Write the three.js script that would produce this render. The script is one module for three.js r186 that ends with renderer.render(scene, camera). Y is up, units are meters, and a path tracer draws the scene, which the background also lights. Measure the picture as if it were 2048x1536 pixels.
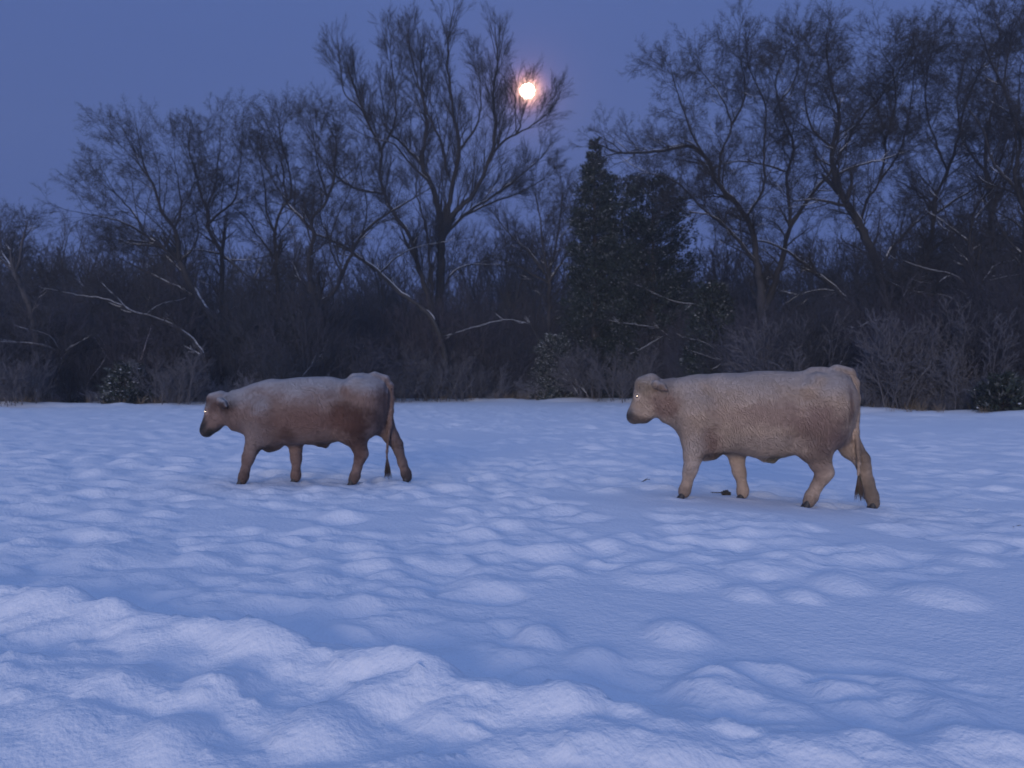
import * as THREE from 'three';
import { ImprovedNoise } from 'three/addons/math/ImprovedNoise.js';

// ---------------------------------------------------------------- camera, sky, sun, exposure
const F = 1607, CX = 1024, CY = 768, EYE = 1.2;          // focal length and centre in pixels of a 2048 x 1536 frame, eye height
const clamp = THREE.MathUtils.clamp, lerp = THREE.MathUtils.lerp, sstep = THREE.MathUtils.smoothstep;
const scene = new THREE.Scene();
const camera = new THREE.PerspectiveCamera(2 * Math.atan(CY / F) * 180 / Math.PI, 4 / 3, 0.1, 9000);
camera.position.set(0, EYE, 0);
camera.lookAt(0, EYE, -10);
camera.focus = 3.6; camera.userData.fStop = 3.6;         // a phone focused short of the cattle

const norm = (v) => { const l = Math.hypot(v[0], v[1], v[2]) || 1; return [v[0] / l, v[1] / l, v[2] / l]; };
const MOON = norm([(1055 - CX) / F, (CY - 182) / F, -1]);
const SUN = norm([-0.25, 0.15, 1]);                       // afterglow of the set sun, behind the camera
{
  const W = 2048, H = 1024, data = new Float32Array(W * H * 4);
  for (let j = 0; j < H; j++) {
    const el = ((j + 0.5) / H - 0.5) * Math.PI, y = Math.sin(el), c = Math.cos(el);
    for (let i = 0; i < W; i++) {
      const az = ((i + 0.5) / W - 0.5) * 2 * Math.PI, x = Math.cos(az) * c, z = Math.sin(az) * c;
      const h = Math.max(0, y);
      const t = 1 - Math.exp(-h * 3.2);
      const top = sstep(y, 0.35, 0.95);  // zenith above the view raised to light the snow
      let r = 0.066 + 0.004 * t + 0.075 * top, g = 0.108 + 0.022 * t + 0.14 * top, b = 0.335 + 0.05 * t + 0.22 * top;
      // the side of the sky towards the afterglow is lighter and warmer
      const w = Math.pow(Math.max(0, 0.5 + 0.5 * (x * SUN[0] + y * 0.5 + z * SUN[2])), 2.2);
      r += 0.06 * w; g += 0.075 * w; b += 0.12 * w;
      // aureole of thin air and lens glare round the moon, painted into the sky
      const a = Math.acos(Math.min(1, x * MOON[0] + y * MOON[1] + z * MOON[2])) * 180 / Math.PI;
      const k = 2.3 * Math.exp(-Math.pow(a / 0.78, 2)), k2 = 0.34 * Math.exp(-a / 1.0), k3 = 0.024 * Math.exp(-a / 7);
      const k0 = 4 * Math.exp(-Math.pow(a / 0.44, 2));
      r += k0 + k * 1.15 + k2 * 1.5 + k3 * 1.1; g += k0 * 0.8 + k * 0.46 + k2 * 0.5 + k3 * 0.7; b += k0 * 0.5 + k * 0.2 + k2 * 0.36 + k3;
      const o = (j * W + i) * 4;
      data[o] = r; data[o + 1] = g; data[o + 2] = b; data[o + 3] = 1;
    }
  }
  const sky = new THREE.DataTexture(data, W, H, THREE.RGBAFormat, THREE.FloatType);
  sky.mapping = THREE.EquirectangularReflectionMapping;
  sky.magFilter = THREE.LinearFilter; sky.needsUpdate = true;
  scene.background = sky; scene.environment = sky;
}
const sun = new THREE.DirectionalLight(new THREE.Color().setRGB(1.0, 0.90, 0.83), 1.3);
sun.position.set(SUN[0] * 60, SUN[1] * 60, SUN[2] * 60 - 10);
sun.target.position.set(0, 0, -10);
sun.castShadow = true; sun.shadow.radius = 40; sun.shadow.mapSize.set(2048, 2048);
Object.assign(sun.shadow.camera, { left: -60, right: 60, top: 60, bottom: -60, near: 1, far: 220 });
scene.add(sun, sun.target);

scene.fog = new THREE.FogExp2(new THREE.Color().setRGB(0.8, 0.88, 1.0), 0.0013);   // thin frosty air

const renderer = new THREE.WebGLRenderer({ antialias: true });
renderer.toneMapping = THREE.LinearToneMapping;
renderer.toneMappingExposure = 1;
renderer.shadowMap.enabled = true;

// ---------------------------------------------------------------- helpers
function rng(seed) { let s = seed >>> 0; return () => { s = (s + 0x6d2b79f5) | 0; let t = Math.imul(s ^ (s >>> 15), 1 | s); t = (t + Math.imul(t ^ (t >>> 7), 61 | t)) ^ t; return ((t ^ (t >>> 14)) >>> 0) / 4294967296; }; }
const perlin = new ImprovedNoise();
const n3 = (x, y, z) => perlin.noise(x + 31.7, y + 17.3, z + 53.1);
const fbm = (x, y, z) => n3(x, y, z) + 0.5 * n3(x * 2.03, y * 2.03, z * 2.03 + 7) + 0.25 * n3(x * 4.1, y * 4.1, z * 4.1 + 13);
const cross = (a, b) => [a[1] * b[2] - a[2] * b[1], a[2] * b[0] - a[0] * b[2], a[0] * b[1] - a[1] * b[0]];
const dot = (a, b) => a[0] * b[0] + a[1] * b[1] + a[2] * b[2];
const add = (a, b, k = 1) => [a[0] + b[0] * k, a[1] + b[1] * k, a[2] + b[2] * k];
function table(x, xs, ys) { if (x <= xs[0]) return ys[0]; for (let i = 1; i < xs.length; i++) if (x <= xs[i]) { const t = (x - xs[i - 1]) / (xs[i] - xs[i - 1]); return lerp(ys[i - 1], ys[i], t * t * (3 - 2 * t)); } return ys[ys.length - 1]; }
const at = (px, py, d) => [(px - CX) / F * d, EYE - (py - CY) / F * d, -d];       // a point of the place d metres ahead
const onGround = (px, py) => { const d = F * EYE / (py - CY); return [(px - CX) / F * d, -d]; };

const taken = {};
function numbered(name) { const n = taken[name] = (taken[name] ?? -1) + 1; return n ? `${name}_${String(n).padStart(3, '0')}` : name; }
function tag(o, label, category, group, kind) { o.userData.label = label; o.userData.category = category; if (group) o.userData.group = group; if (kind) o.userData.kind = kind; return o; }
function base(name, p) { const o = new THREE.Group(); o.name = numbered(name); o.position.set(...p); scene.add(o); return o; }
function mesh(name, geometry, material, parent, top) { const m = new THREE.Mesh(geometry, material); m.name = top ? numbered(name) : name; m.castShadow = m.receiveShadow = true; parent.add(m); return m; }

class Builder {                                            // gathers triangles; o is the origin of the thing that they belong to
  constructor(o = [0, 0, 0]) { this.o = o; this.p = []; this.n = []; this.c = []; this.i = []; }
  v(x, y, z, nx, ny, nz, c) { this.p.push(x - this.o[0], y - this.o[1], z - this.o[2]); this.n.push(nx, ny, nz); this.c.push(c[0], c[1], c[2]); return this.p.length / 3 - 1; }
  tube(pts, rad, sides, col, cap) {
    let u = null, prev = -1;
    for (let k = 0; k < pts.length; k++) {
      const a = pts[Math.max(0, k - 1)], b = pts[Math.min(pts.length - 1, k + 1)], d = norm([b[0] - a[0], b[1] - a[1], b[2] - a[2]]);
      if (!u) u = Math.abs(d[1]) < 0.9 ? norm(cross(d, [0, 1, 0])) : norm(cross(d, [1, 0, 0]));
      else u = norm(add(u, d, -dot(u, d)));
      const w = cross(d, u), start = this.p.length / 3, cc = typeof col === 'function' ? col(pts[k], k / (pts.length - 1)) : col;
      for (let s = 0; s < sides; s++) {
        const th = s / sides * 2 * Math.PI, cs = Math.cos(th), sn = Math.sin(th), nx = u[0] * cs + w[0] * sn, ny = u[1] * cs + w[1] * sn, nz = u[2] * cs + w[2] * sn;
        this.v(pts[k][0] + nx * rad[k], pts[k][1] + ny * rad[k], pts[k][2] + nz * rad[k], nx, ny, nz, cc);
      }
      if (prev >= 0) for (let s = 0; s < sides; s++) { const s2 = (s + 1) % sides; this.i.push(prev + s, prev + s2, start + s, prev + s2, start + s2, start + s); }
      prev = start;
      if (cap && (k === 0 || k === pts.length - 1)) {
        const e = this.v(pts[k][0] + d[0] * (k ? 1 : -1) * rad[k] * 0.5, pts[k][1] + d[1] * (k ? 1 : -1) * rad[k] * 0.5, pts[k][2] + d[2] * (k ? 1 : -1) * rad[k] * 0.5, d[0] * (k ? 1 : -1), d[1] * (k ? 1 : -1), d[2] * (k ? 1 : -1), cc);
        for (let s = 0; s < sides; s++) { const s2 = (s + 1) % sides; k ? this.i.push(start + s, start + s2, e) : this.i.push(start + s2, start + s, e); }
      }
    }
  }
  twig(a, b, r, col) {                                     // a thin three-sided twig that ends in a point
    const d = norm(add(b, a, -1)), u = Math.abs(d[1]) < 0.9 ? norm(cross(d, [0, 1, 0])) : norm(cross(d, [1, 0, 0])), w = cross(d, u), s = this.p.length / 3;
    for (let k = 0; k < 3; k++) { const c = Math.cos(k * 2.094), q = Math.sin(k * 2.094), n = [u[0] * c + w[0] * q, u[1] * c + w[1] * q, u[2] * c + w[2] * q]; this.v(a[0] + n[0] * r, a[1] + n[1] * r, a[2] + n[2] * r, ...n, col); }
    this.v(...b, ...d, col);
    this.i.push(s, s + 1, s + 3, s + 1, s + 2, s + 3, s + 2, s, s + 3);
  }
  tri(a, b, c, n, col) { const s = this.v(...a, ...n, col); this.v(...b, ...n, col); this.v(...c, ...n, col); this.i.push(s, s + 1, s + 2); }
  blob(p, rx, ry, rz, col) {                               // a small soft lump of eight faces
    const q = [[1, 0, 0], [0, 0, 1], [-1, 0, 0], [0, 0, -1], [0, 1, 0], [0, -0.6, 0]], s = this.p.length / 3;
    for (const e of q) this.v(p[0] + e[0] * rx, p[1] + e[1] * ry, p[2] + e[2] * rz, ...e, col);
    for (let k = 0; k < 4; k++) { const k2 = (k + 1) % 4; this.i.push(s + k2, s + k, s + 4, s + k, s + k2, s + 5); }
  }
  get count() { return this.i.length / 3; }
  geometry() {
    const g = new THREE.BufferGeometry();
    g.setAttribute('position', new THREE.Float32BufferAttribute(this.p, 3));
    g.setAttribute('normal', new THREE.Float32BufferAttribute(this.n, 3));
    g.setAttribute('color', new THREE.Float32BufferAttribute(this.c, 3));
    g.setIndex(this.i);
    return g;
  }
}

function noiseTexture(size, cells, seed, contrast = 1) {   // tiling layered value noise, for fine relief
  const R = rng(seed), out = new Float32Array(size * size), d = new Uint8Array(size * size * 4);
  for (let o = 0, a = 1, n = cells; o < 4 && n <= size; o++, a *= 0.6, n *= 2) {
    const g = Float32Array.from({ length: n * n }, R);
    for (let y = 0; y < size; y++) for (let x = 0; x < size; x++) {
      const fx = x / size * n, fy = y / size * n, ix = Math.floor(fx), iy = Math.floor(fy), sx = sstep(fx - ix, 0, 1), sy = sstep(fy - iy, 0, 1), q = (i, j) => g[(j % n) * n + i % n];
      out[y * size + x] += a * lerp(lerp(q(ix, iy), q(ix + 1, iy), sx), lerp(q(ix, iy + 1), q(ix + 1, iy + 1), sx), sy);
    }
  }
  let lo = Infinity, hi = -Infinity; for (const v of out) { lo = Math.min(lo, v); hi = Math.max(hi, v); }
  for (let k = 0; k < out.length; k++) { const v = clamp(0.5 + ((out[k] - lo) / (hi - lo) - 0.5) * contrast, 0, 1) * 255; d[k * 4] = d[k * 4 + 1] = d[k * 4 + 2] = v; d[k * 4 + 3] = 255; }
  const t = new THREE.DataTexture(d, size, size); t.wrapS = t.wrapT = THREE.RepeatWrapping; t.magFilter = THREE.LinearFilter; t.needsUpdate = true;
  return t;
}

const M = {
  snow: new THREE.MeshStandardMaterial({ color: new THREE.Color().setRGB(0.9, 0.9, 0.92), roughness: 0.92, vertexColors: true, bumpMap: noiseTexture(512, 32, 5), bumpScale: 0.006 }),
  lodged: new THREE.MeshStandardMaterial({ color: 0xffffff, roughness: 0.95, vertexColors: true }),
  bark: new THREE.MeshStandardMaterial({ color: 0xffffff, roughness: 0.95, vertexColors: true }),
  needles: new THREE.MeshStandardMaterial({ color: 0xffffff, roughness: 0.85, vertexColors: true, side: THREE.DoubleSide }),
  straw: new THREE.MeshStandardMaterial({ color: 0xffffff, roughness: 0.9, vertexColors: true, side: THREE.DoubleSide }),
  coat: new THREE.MeshStandardMaterial({ color: 0xffffff, roughness: 0.95, vertexColors: true }),
  hair: new THREE.MeshStandardMaterial({ color: 0xffffff, roughness: 0.9, vertexColors: true, side: THREE.DoubleSide }),
  hoof: new THREE.MeshStandardMaterial({ color: new THREE.Color().setRGB(0.045, 0.04, 0.04), roughness: 0.6 }),
  eye: new THREE.MeshPhysicalMaterial({ color: new THREE.Color().setRGB(0.02, 0.015, 0.012), roughness: 0.12, clearcoat: 1, clearcoatRoughness: 0.05 }),
  shine: new THREE.MeshPhysicalMaterial({ color: new THREE.Color().setRGB(1.0, 0.82, 0.55), metalness: 1, roughness: 0.12 }),
  dirt: new THREE.MeshStandardMaterial({ color: new THREE.Color().setRGB(0.05, 0.042, 0.036), roughness: 0.95 }),
};
const SNOWC = [0.86, 0.87, 0.9];

// ---------------------------------------------------------------- snowy field
const edgeD = (ax) => table(ax, [-0.64, -0.3, -0.1, 0.13, 0.25, 0.4, 0.5, 0.64], [43, 45, 56, 55, 45, 36, 32.5, 31]);   // metres to where the woods begin
function macro(x, z) {                                     // lie of the land
  const d = Math.max(1, -z), dip = sstep(d, 4.5, 7) * (1 - sstep(d, 13, 24));
  let h = -0.10 * dip * (sstep(x, 1.7, 4.3) - 0.35) * sstep(x, -1.5, 1.5);
  h += 0.035 * fbm(x * 0.16, 0, z * 0.16) * sstep(d, 2, 6);
  h += 0.12 * fbm(x * 0.03, 3, z * 0.03) * sstep(d, 25, 60);
  return h;
}
const BERM = [[-60, 1195], [120, 1225], [300, 1270], [500, 1305], [700, 1345], [860, 1385], [1010, 1415], [1160, 1455], [1330, 1490], [1600, 1505], [2048, 1505], [2400, 1500]].map(([px, py]) => { const g = onGround(px, py); return [g[0], g[1]]; });
BERM.unshift([BERM[0][0] - 6, BERM[0][1] - 5]); BERM.push([BERM[BERM.length - 1][0] + 6, BERM[BERM.length - 1][1] - 0.6]);
function bermAt(x, z) {                                    // signed metres from the crest of the ploughed ridge (minus: the near side) and how far along it
  let best = 1e9, side = 0, along = 0, run = 0;
  for (let k = 1; k < BERM.length; k++) {
    const [ax, az] = BERM[k - 1], [bx, bz] = BERM[k], ex = bx - ax, ez = bz - az, L = Math.hypot(ex, ez), t = clamp(((x - ax) * ex + (z - az) * ez) / (L * L), 0, 1);
    const d = Math.hypot(x - ax - ex * t, z - az - ez * t);
    if (d < best) { best = d; side = Math.sign((x - ax) * ez - (z - az) * ex) || 1; along = run + L * t; }
    run += L;
  }
  return [best * side, along];
}
const COWS = { left: { z: -9.78, yaw: 0.02, x: -2.73 }, right: { z: -8.25, yaw: -0.2, x: 2.39 } };
const feet = [];                                           // filled before the field is meshed: x, z of every hoof
const stamps = [];                                         // x, z, rx, rz, turn, height
{
  const R = rng(11);
  const mound = (px, py, w, h, up) => { const g = onGround(px, py), d = -g[1], rx = w / 2 / F * d, rz = Math.min(h * 0.8 * d * d / (F * EYE), rx * 1.3); stamps.push([g[0], g[1] - rz * 0.2, rx * 1.2, rz * 1.2, 0, up * (d < 3.6 ? 1.15 : 1.25)]); };
  // mounds that stand out in the foreground
  for (const a of [[1450, 1405, 210, 62, 0.085], [1150, 1440, 170, 75, 0.07], [1265, 1462, 130, 70, 0.06], [1375, 1440, 90, 50, 0.05], [1585, 1440, 130, 50, 0.05], [1900, 1455, 160, 70, 0.06]]) mound(...a);
  for (const a of [[1700, 1395, 130, 30, 0.04], [1820, 1390, 130, 30, 0.04], [1360, 1278, 125, 45, 0.05], [1080, 1282, 95, 32, 0.045], [1190, 1328, 110, 38, 0.045], [1570, 1355, 90, 28, 0.035]]) mound(...a);
  for (const a of [[1340, 1158, 200, 32, 0.05], [1500, 1195, 90, 20, 0.04], [1610, 1200, 80, 18, 0.04], [1890, 1200, 160, 30, 0.05], [1690, 1175, 110, 24, 0.045], [1120, 1152, 90, 18, 0.04]]) mound(...a);
  for (const a of [[190, 1115, 170, 30, 0.05], [420, 1118, 120, 26, 0.045], [620, 1165, 110, 26, 0.045], [720, 1215, 90, 24, 0.04], [670, 1262, 90, 24, 0.04], [780, 1325, 110, 24, 0.03]]) mound(...a);
  for (const a of [[430, 1400, 180, 60, 0.06], [220, 1395, 170, 60, 0.055], [860, 1400, 140, 60, 0.05], [330, 1490, 170, 60, 0.06], [640, 1480, 200, 60, 0.065], [120, 1460, 160, 60, 0.055]]) mound(...a);
  for (const a of [[1590, 1130, 100, 18, 0.04], [1750, 1110, 120, 22, 0.045], [1560, 1055, 170, 14, 0.04], [1010, 1100, 120, 16, 0.035], [960, 1070, 80, 14, 0.035], [1950, 1120, 90, 16, 0.035]]) mound(...a);
  // trodden snow all over the field
  for (let k = 0; k < 24000; k++) {
    const d = 2.2 + 42 * Math.pow(R(), 1.55), ax = (R() * 2 - 1) * 0.95, x = ax * d, z = -d;
    if (fbm(x * 0.3, 9, z * 0.3) < -0.4) continue;
    if (d < 4.6 && bermAt(x, z)[0] < 0.15) continue;
    const calm = sstep(d, 3.0, 3.6) * (1 - sstep(d, 4.6, 5.4)) * sstep(x, -0.6, 0.3);   // a smooth stretch behind the ridge on the right
    if (R() < calm * 0.93 + 0.25) continue;
    const s = 0.05 + 0.17 * R() * R() + d * 0.003, up = (0.13 + 0.19 * R()) * s * (R() < 0.5 ? -1.1 : 1);
    stamps.push([x, z, s * (1 + 0.9 * R()), s * (0.7 + 0.5 * R()), (R() - 0.5) * 1.1, up]);
  }
  // pillowy churned snow in front of the ridge and on it
  for (let k = 0; k < 1700; k++) {
    const x = -3.6 + 6.2 * R(), z = -2.0 - 2.7 * R(), [b] = bermAt(x, z);
    if (b > 0.05) continue;
    const big = R() < 0.25, s = big ? 0.14 + 0.08 * R() : 0.035 + 0.075 * R();
    if (!big && b < -0.5 && R() < 0.45) continue;
    stamps.push([x, z, s * (1.1 + 0.7 * R()), s * (0.8 + 0.2 * R()), (R() - 0.5) * 0.9, ((0.17 + 0.12 * R()) * s + (!big ? 0.004 + 0.008 * R() : 0)) * (b > -0.28 ? 1.25 : b > -0.5 ? 0.5 : 0.78)]);
  }
  for (let k = 0; k < 1100; k++) {                         // crumbs broken off the ridge
    const x = -3.4 + 5.8 * R(), z = -2.1 - 2.4 * R(), [b] = bermAt(x, z), s = 0.014 + 0.03 * R() * R();
    if (b > 0.12 || R() < sstep(-b, 0.3, 1.1)) continue;
    stamps.push([x, z, s * (1 + R()), s, R() * 3, s * (0.4 + 0.3 * R()), 1]);
  }
  // the trail that each animal has left behind it
  for (const c of Object.values(COWS)) for (let k = 0; k < 46; k++) {
    const u = 0.9 + k * 0.31 + (R() - 0.5) * 0.14, w = (k % 2 ? 0.16 : -0.16) + (R() - 0.5) * 0.12, x = c.x + u * Math.cos(c.yaw) + w * Math.sin(c.yaw), z = c.z - u * Math.sin(c.yaw) + w * Math.cos(c.yaw) - 0.012 * u * u;
    stamps.push([x, z, 0.10, 0.09, 0, -0.05]); stamps.push([x - 0.11, z - 0.06, 0.11, 0.09, 0.3, 0.022]); stamps.push([x + 0.1, z - 0.1, 0.09, 0.08, 0.3, 0.018]);
  }
  // drifted snow along the foot of the woods
  for (let k = 0; k < 260; k++) {
    const ax = (R() * 2 - 1) * 0.72, d = edgeD(ax) + (R() - 0.55) * 4, s = 0.5 + 1.2 * R();
    stamps.push([ax * d, -d, s * 1.6, s, 0, 0.06 + 0.22 * R() * R()]);
  }
}
function buildField() {
  const NX = 700, zs = [6, 4, 2.5, 1.2, 0.4, -0.3, -0.9, -1.3, -1.6, -1.8];
  for (let z = 1.9; z < 430; z += Math.max(0.019, z * 0.0088)) zs.push(-z);
  const NZ = zs.length, xs = Float64Array.from({ length: NX }, (_, i) => 2.3 * Math.sinh(5.7 * (i / (NX - 1) * 2 - 1)));
  const H = new Float32Array(NX * NZ);
  for (let j = 0; j < NZ; j++) for (let i = 0; i < NX; i++) {
    const x = xs[i], z = zs[j], d = -z;
    let h = macro(x, z);
    if (d > 1 && d < 9 && Math.abs(x) < 9) {
      const [b, al] = bermAt(x, z);
      const crest = 0.088 * (1 - 0.5 * sstep(x, -0.1, 0.55)) * (0.95 + 0.4 * n3(al * 4.3, 9, 0)) * (0.75 + 0.5 * n3(al * 1.6, 4, 0)) * (b > 0 ? Math.exp(-Math.pow(b / 0.11, 2)) : Math.exp(-Math.pow(b / 0.155, 2)) - (b < 0 ? 0.045 * Math.exp(-Math.pow((b + 0.36) / 0.17, 2)) : 0));
      const apron = -0.07 * sstep(-b, 0.5, 1.6);  // slope added to catch the low light in front of the ridge
      h += crest + apron;
      const rough = sstep(-b, -0.12, 0.12) * Math.exp(-Math.max(0, -b) * 1.6);
      h += rough * (0.009 * fbm(x * 7, 1, z * 7) + 0.0042 * fbm(x * 21, 2, z * 21)) + 0.014 * sstep(-b, 0, 0.4) * fbm(x * 2.3, 8, z * 2.8);
    }
    if (d < 30) h += (0.010 * fbm(x * 1.7, 5, z * 1.7) + 0.0032 * fbm(x * 6.5, 6, z * 6.5)) * (1 - sstep(d, 18, 30)) ;
    H[j * NX + i] = h;
  }
  const lower = (a, v, inc) => { let lo = 0, hi = a.length; while (lo < hi) { const m = (lo + hi) >> 1; if (inc ? a[m] < v : a[m] > v) lo = m + 1; else hi = m; } return lo; };
  const up_ = new Float32Array(NX * NZ), down = new Float32Array(NX * NZ);
  for (const [sx, sz, rx, rz, turn, up, crumb] of stamps) {
    if (feet.some((f) => Math.hypot(f[0] - sx, f[1] - sz) < Math.max(rx, rz) + 0.05)) continue;
    const q = Math.max(rx, rz), i0 = lower(xs, sx - q, true), i1 = lower(xs, sx + q, true), j0 = lower(zs, sz + q, false), j1 = lower(zs, sz - q, false), c = Math.cos(turn), s = Math.sin(turn);
    for (let j = j0; j < j1; j++) for (let i = i0; i < i1; i++) {
      const dx = xs[i] - sx, dz = zs[j] - sz, wob = 0.22 * n3(xs[i] * 5, up * 90, zs[j] * 5), u = (dx * c + dz * s) / rx, w = (-dx * s + dz * c) / rz, r2 = (u * u + w * w) * (1 + wob);
      if (r2 < 1) { const q2 = up * Math.pow(1 - r2, 1.08), kk = j * NX + i; if (crumb) H[kk] += q2; else if (up > 0) up_[kk] = Math.max(up_[kk], q2) + 0.12 * Math.min(up_[kk], q2); else down[kk] = Math.min(down[kk], q2); }
    }
  }
  for (let k = 0; k < H.length; k++) H[k] += up_[k] + down[k];
  for (const [fx, fz] of feet) {                           // every hoof has pressed the snow a little
    const i0 = lower(xs, fx - 0.3, true), i1 = lower(xs, fx + 0.3, true), j0 = lower(zs, fz + 0.3, false), j1 = lower(zs, fz - 0.3, false);
    for (let j = j0; j < j1; j++) for (let i = i0; i < i1; i++) { const r = Math.hypot(xs[i] - fx, zs[j] - fz); H[j * NX + i] += -0.03 * Math.exp(-Math.pow(r / 0.075, 2)) + 0.018 * Math.exp(-Math.pow((r - 0.14) / 0.05, 2)); }
  }
  const pos = new Float32Array(NX * NZ * 3), col = new Float32Array(NX * NZ * 3), uv = new Float32Array(NX * NZ * 2), idx = new Uint32Array((NX - 1) * (NZ - 1) * 6);
  let q = 0;
  for (let j = 0; j < NZ; j++) for (let i = 0; i < NX; i++) {
    const k = j * NX + i, x = xs[i], z = zs[j];
    pos[k * 3] = x; pos[k * 3 + 1] = H[k]; pos[k * 3 + 2] = z; uv[k * 2] = x / 0.9; uv[k * 2 + 1] = z / 0.9;
    const inWood = -z > 20 ? sstep(-z - edgeD(x / -z), -0.5, 5) * (1 - sstep(-z, 110, 170)) : 0, litter = inWood * clamp(0.55 + 0.9 * fbm(x * 0.5, 2, z * 0.5), 0, 0.92);
    col[k * 3] = lerp(0.95, 0.09, litter); col[k * 3 + 1] = lerp(0.96, 0.07, litter); col[k * 3 + 2] = lerp(0.98, 0.06, litter);
    if (i < NX - 1 && j < NZ - 1) { idx.set([k, k + 1, k + NX, k + 1, k + NX + 1, k + NX], q); q += 6; }
  }
  const g = new THREE.BufferGeometry();
  g.setAttribute('position', new THREE.BufferAttribute(pos, 3)); g.setAttribute('color', new THREE.BufferAttribute(col, 3)); g.setAttribute('uv', new THREE.BufferAttribute(uv, 2)); g.setIndex(new THREE.BufferAttribute(idx, 1));
  g.computeVertexNormals();
  tag(mesh('ground', g, M.snow, scene, true), 'trodden snow covering the whole field, with a rough ridge in front', 'snow field', null, 'structure');
}

// ---------------------------------------------------------------- bare trees
const barkTone = (R, dark = 1) => { const k = (0.75 + 0.5 * R()) * dark; return [0.036 * k, 0.034 * k, 0.038 * k]; };
const rand3 = (R) => norm([R() * 2 - 1, R() * 2 - 1, R() * 2 - 1]);
function turned(d, ang, az) { let u = Math.abs(d[1]) < 0.9 ? norm(cross(d, [0, 1, 0])) : norm(cross(d, [1, 0, 0])); const w = cross(d, u), s = Math.sin(ang), c = Math.cos(ang); return norm([d[0] * c + (u[0] * Math.cos(az) + w[0] * Math.sin(az)) * s, d[1] * c + (u[1] * Math.cos(az) + w[1] * Math.sin(az)) * s, d[2] * c + (u[2] * Math.cos(az) + w[2] * Math.sin(az)) * s]); }
// snow lodged on the upper side of a limb
function lodge(sb, pts, rad, R, amount) {
  if (!sb) return;
  let run = [], rr = [];
  const flush = () => { if (run.length > 1) { rr[0] *= 0.3; rr[rr.length - 1] *= 0.3; sb.tube(run, rr, 5, SNOWC, true); } run = []; rr = []; };
  for (let k = 0; k < pts.length; k++) {
    const a = pts[Math.max(0, k - 1)], b = pts[Math.min(pts.length - 1, k + 1)], d = norm([b[0] - a[0], b[1] - a[1], b[2] - a[2]]), flat = Math.hypot(d[0], d[2]);
    const up = norm([-d[1] * d[0], 1 - d[1] * d[1], -d[1] * d[2]]), p = pts[k];
    if (flat > 0.42 && n3(p[0] * 0.9, p[1] * 0.9, p[2] * 0.9) + amount + (flat - 0.6) * 0.5 > 0) { run.push(add(p, up, rad[k] * 0.72)); rr.push(rad[k] * 0.48 + 0.004); } else flush();
  }
  flush();
}
const SPRAYS = {};                                         // outermost twigs: a few sprays, one metre long, that all crowns share
function sprays(kind) {
  if (SPRAYS[kind]) return SPRAYS[kind];
  const [angle, wander, up] = kind === 'upswept' ? [0.5, 0.16, 0.03] : [0.72, 0.34, 0.0];
  return SPRAYS[kind] = [0, 1, 2].map((n) => {
    const R = rng(9000 + n + (kind === 'upswept' ? 0 : 50)), tb = new Builder();
    let p = [0, 0, 0], d = [0, 1, 0];
    for (let k = 0; k < 6; k++) {
      const d2 = norm([d[0] + (R() - 0.5) * wander, d[1] + up, d[2] + (R() - 0.5) * wander]), p2 = add(p, d2, 0.17);
      tb.tube([p, p2], [0.0095 - k * 0.0012, 0.0083 - k * 0.0012], 3, barkTone(R));
      for (let q = 0; q < 2; q++) {
        const dir = turned(d2, angle * (0.7 + 0.6 * R()), R() * 6.28), L = (0.52 - 0.05 * k) * (0.6 + 0.7 * R()), mid = add(p2, dir, L * 0.5), bent = norm([dir[0] + (R() - 0.5) * wander * 2, dir[1] + up * 2, dir[2] + (R() - 0.5) * wander * 2]), e = add(mid, bent, L * 0.5);
        tb.tube([p2, mid], [0.0065, 0.0055], 3, barkTone(R)); tb.twig(mid, e, 0.0055, barkTone(R));
        for (let m = 0; m < 4; m++) { const t = R(), s = t < 0.5 ? add(p2, dir, L * t) : add(mid, bent, L * (t - 0.5)); tb.twig(s, add(s, turned(bent, angle * (0.7 + 0.7 * R()), R() * 6.28), L * (0.3 + 0.4 * R())), 0.005, barkTone(R)); }
      }
      p = p2; d = d2;
    }
    return tb.geometry();
  });
}
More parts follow.
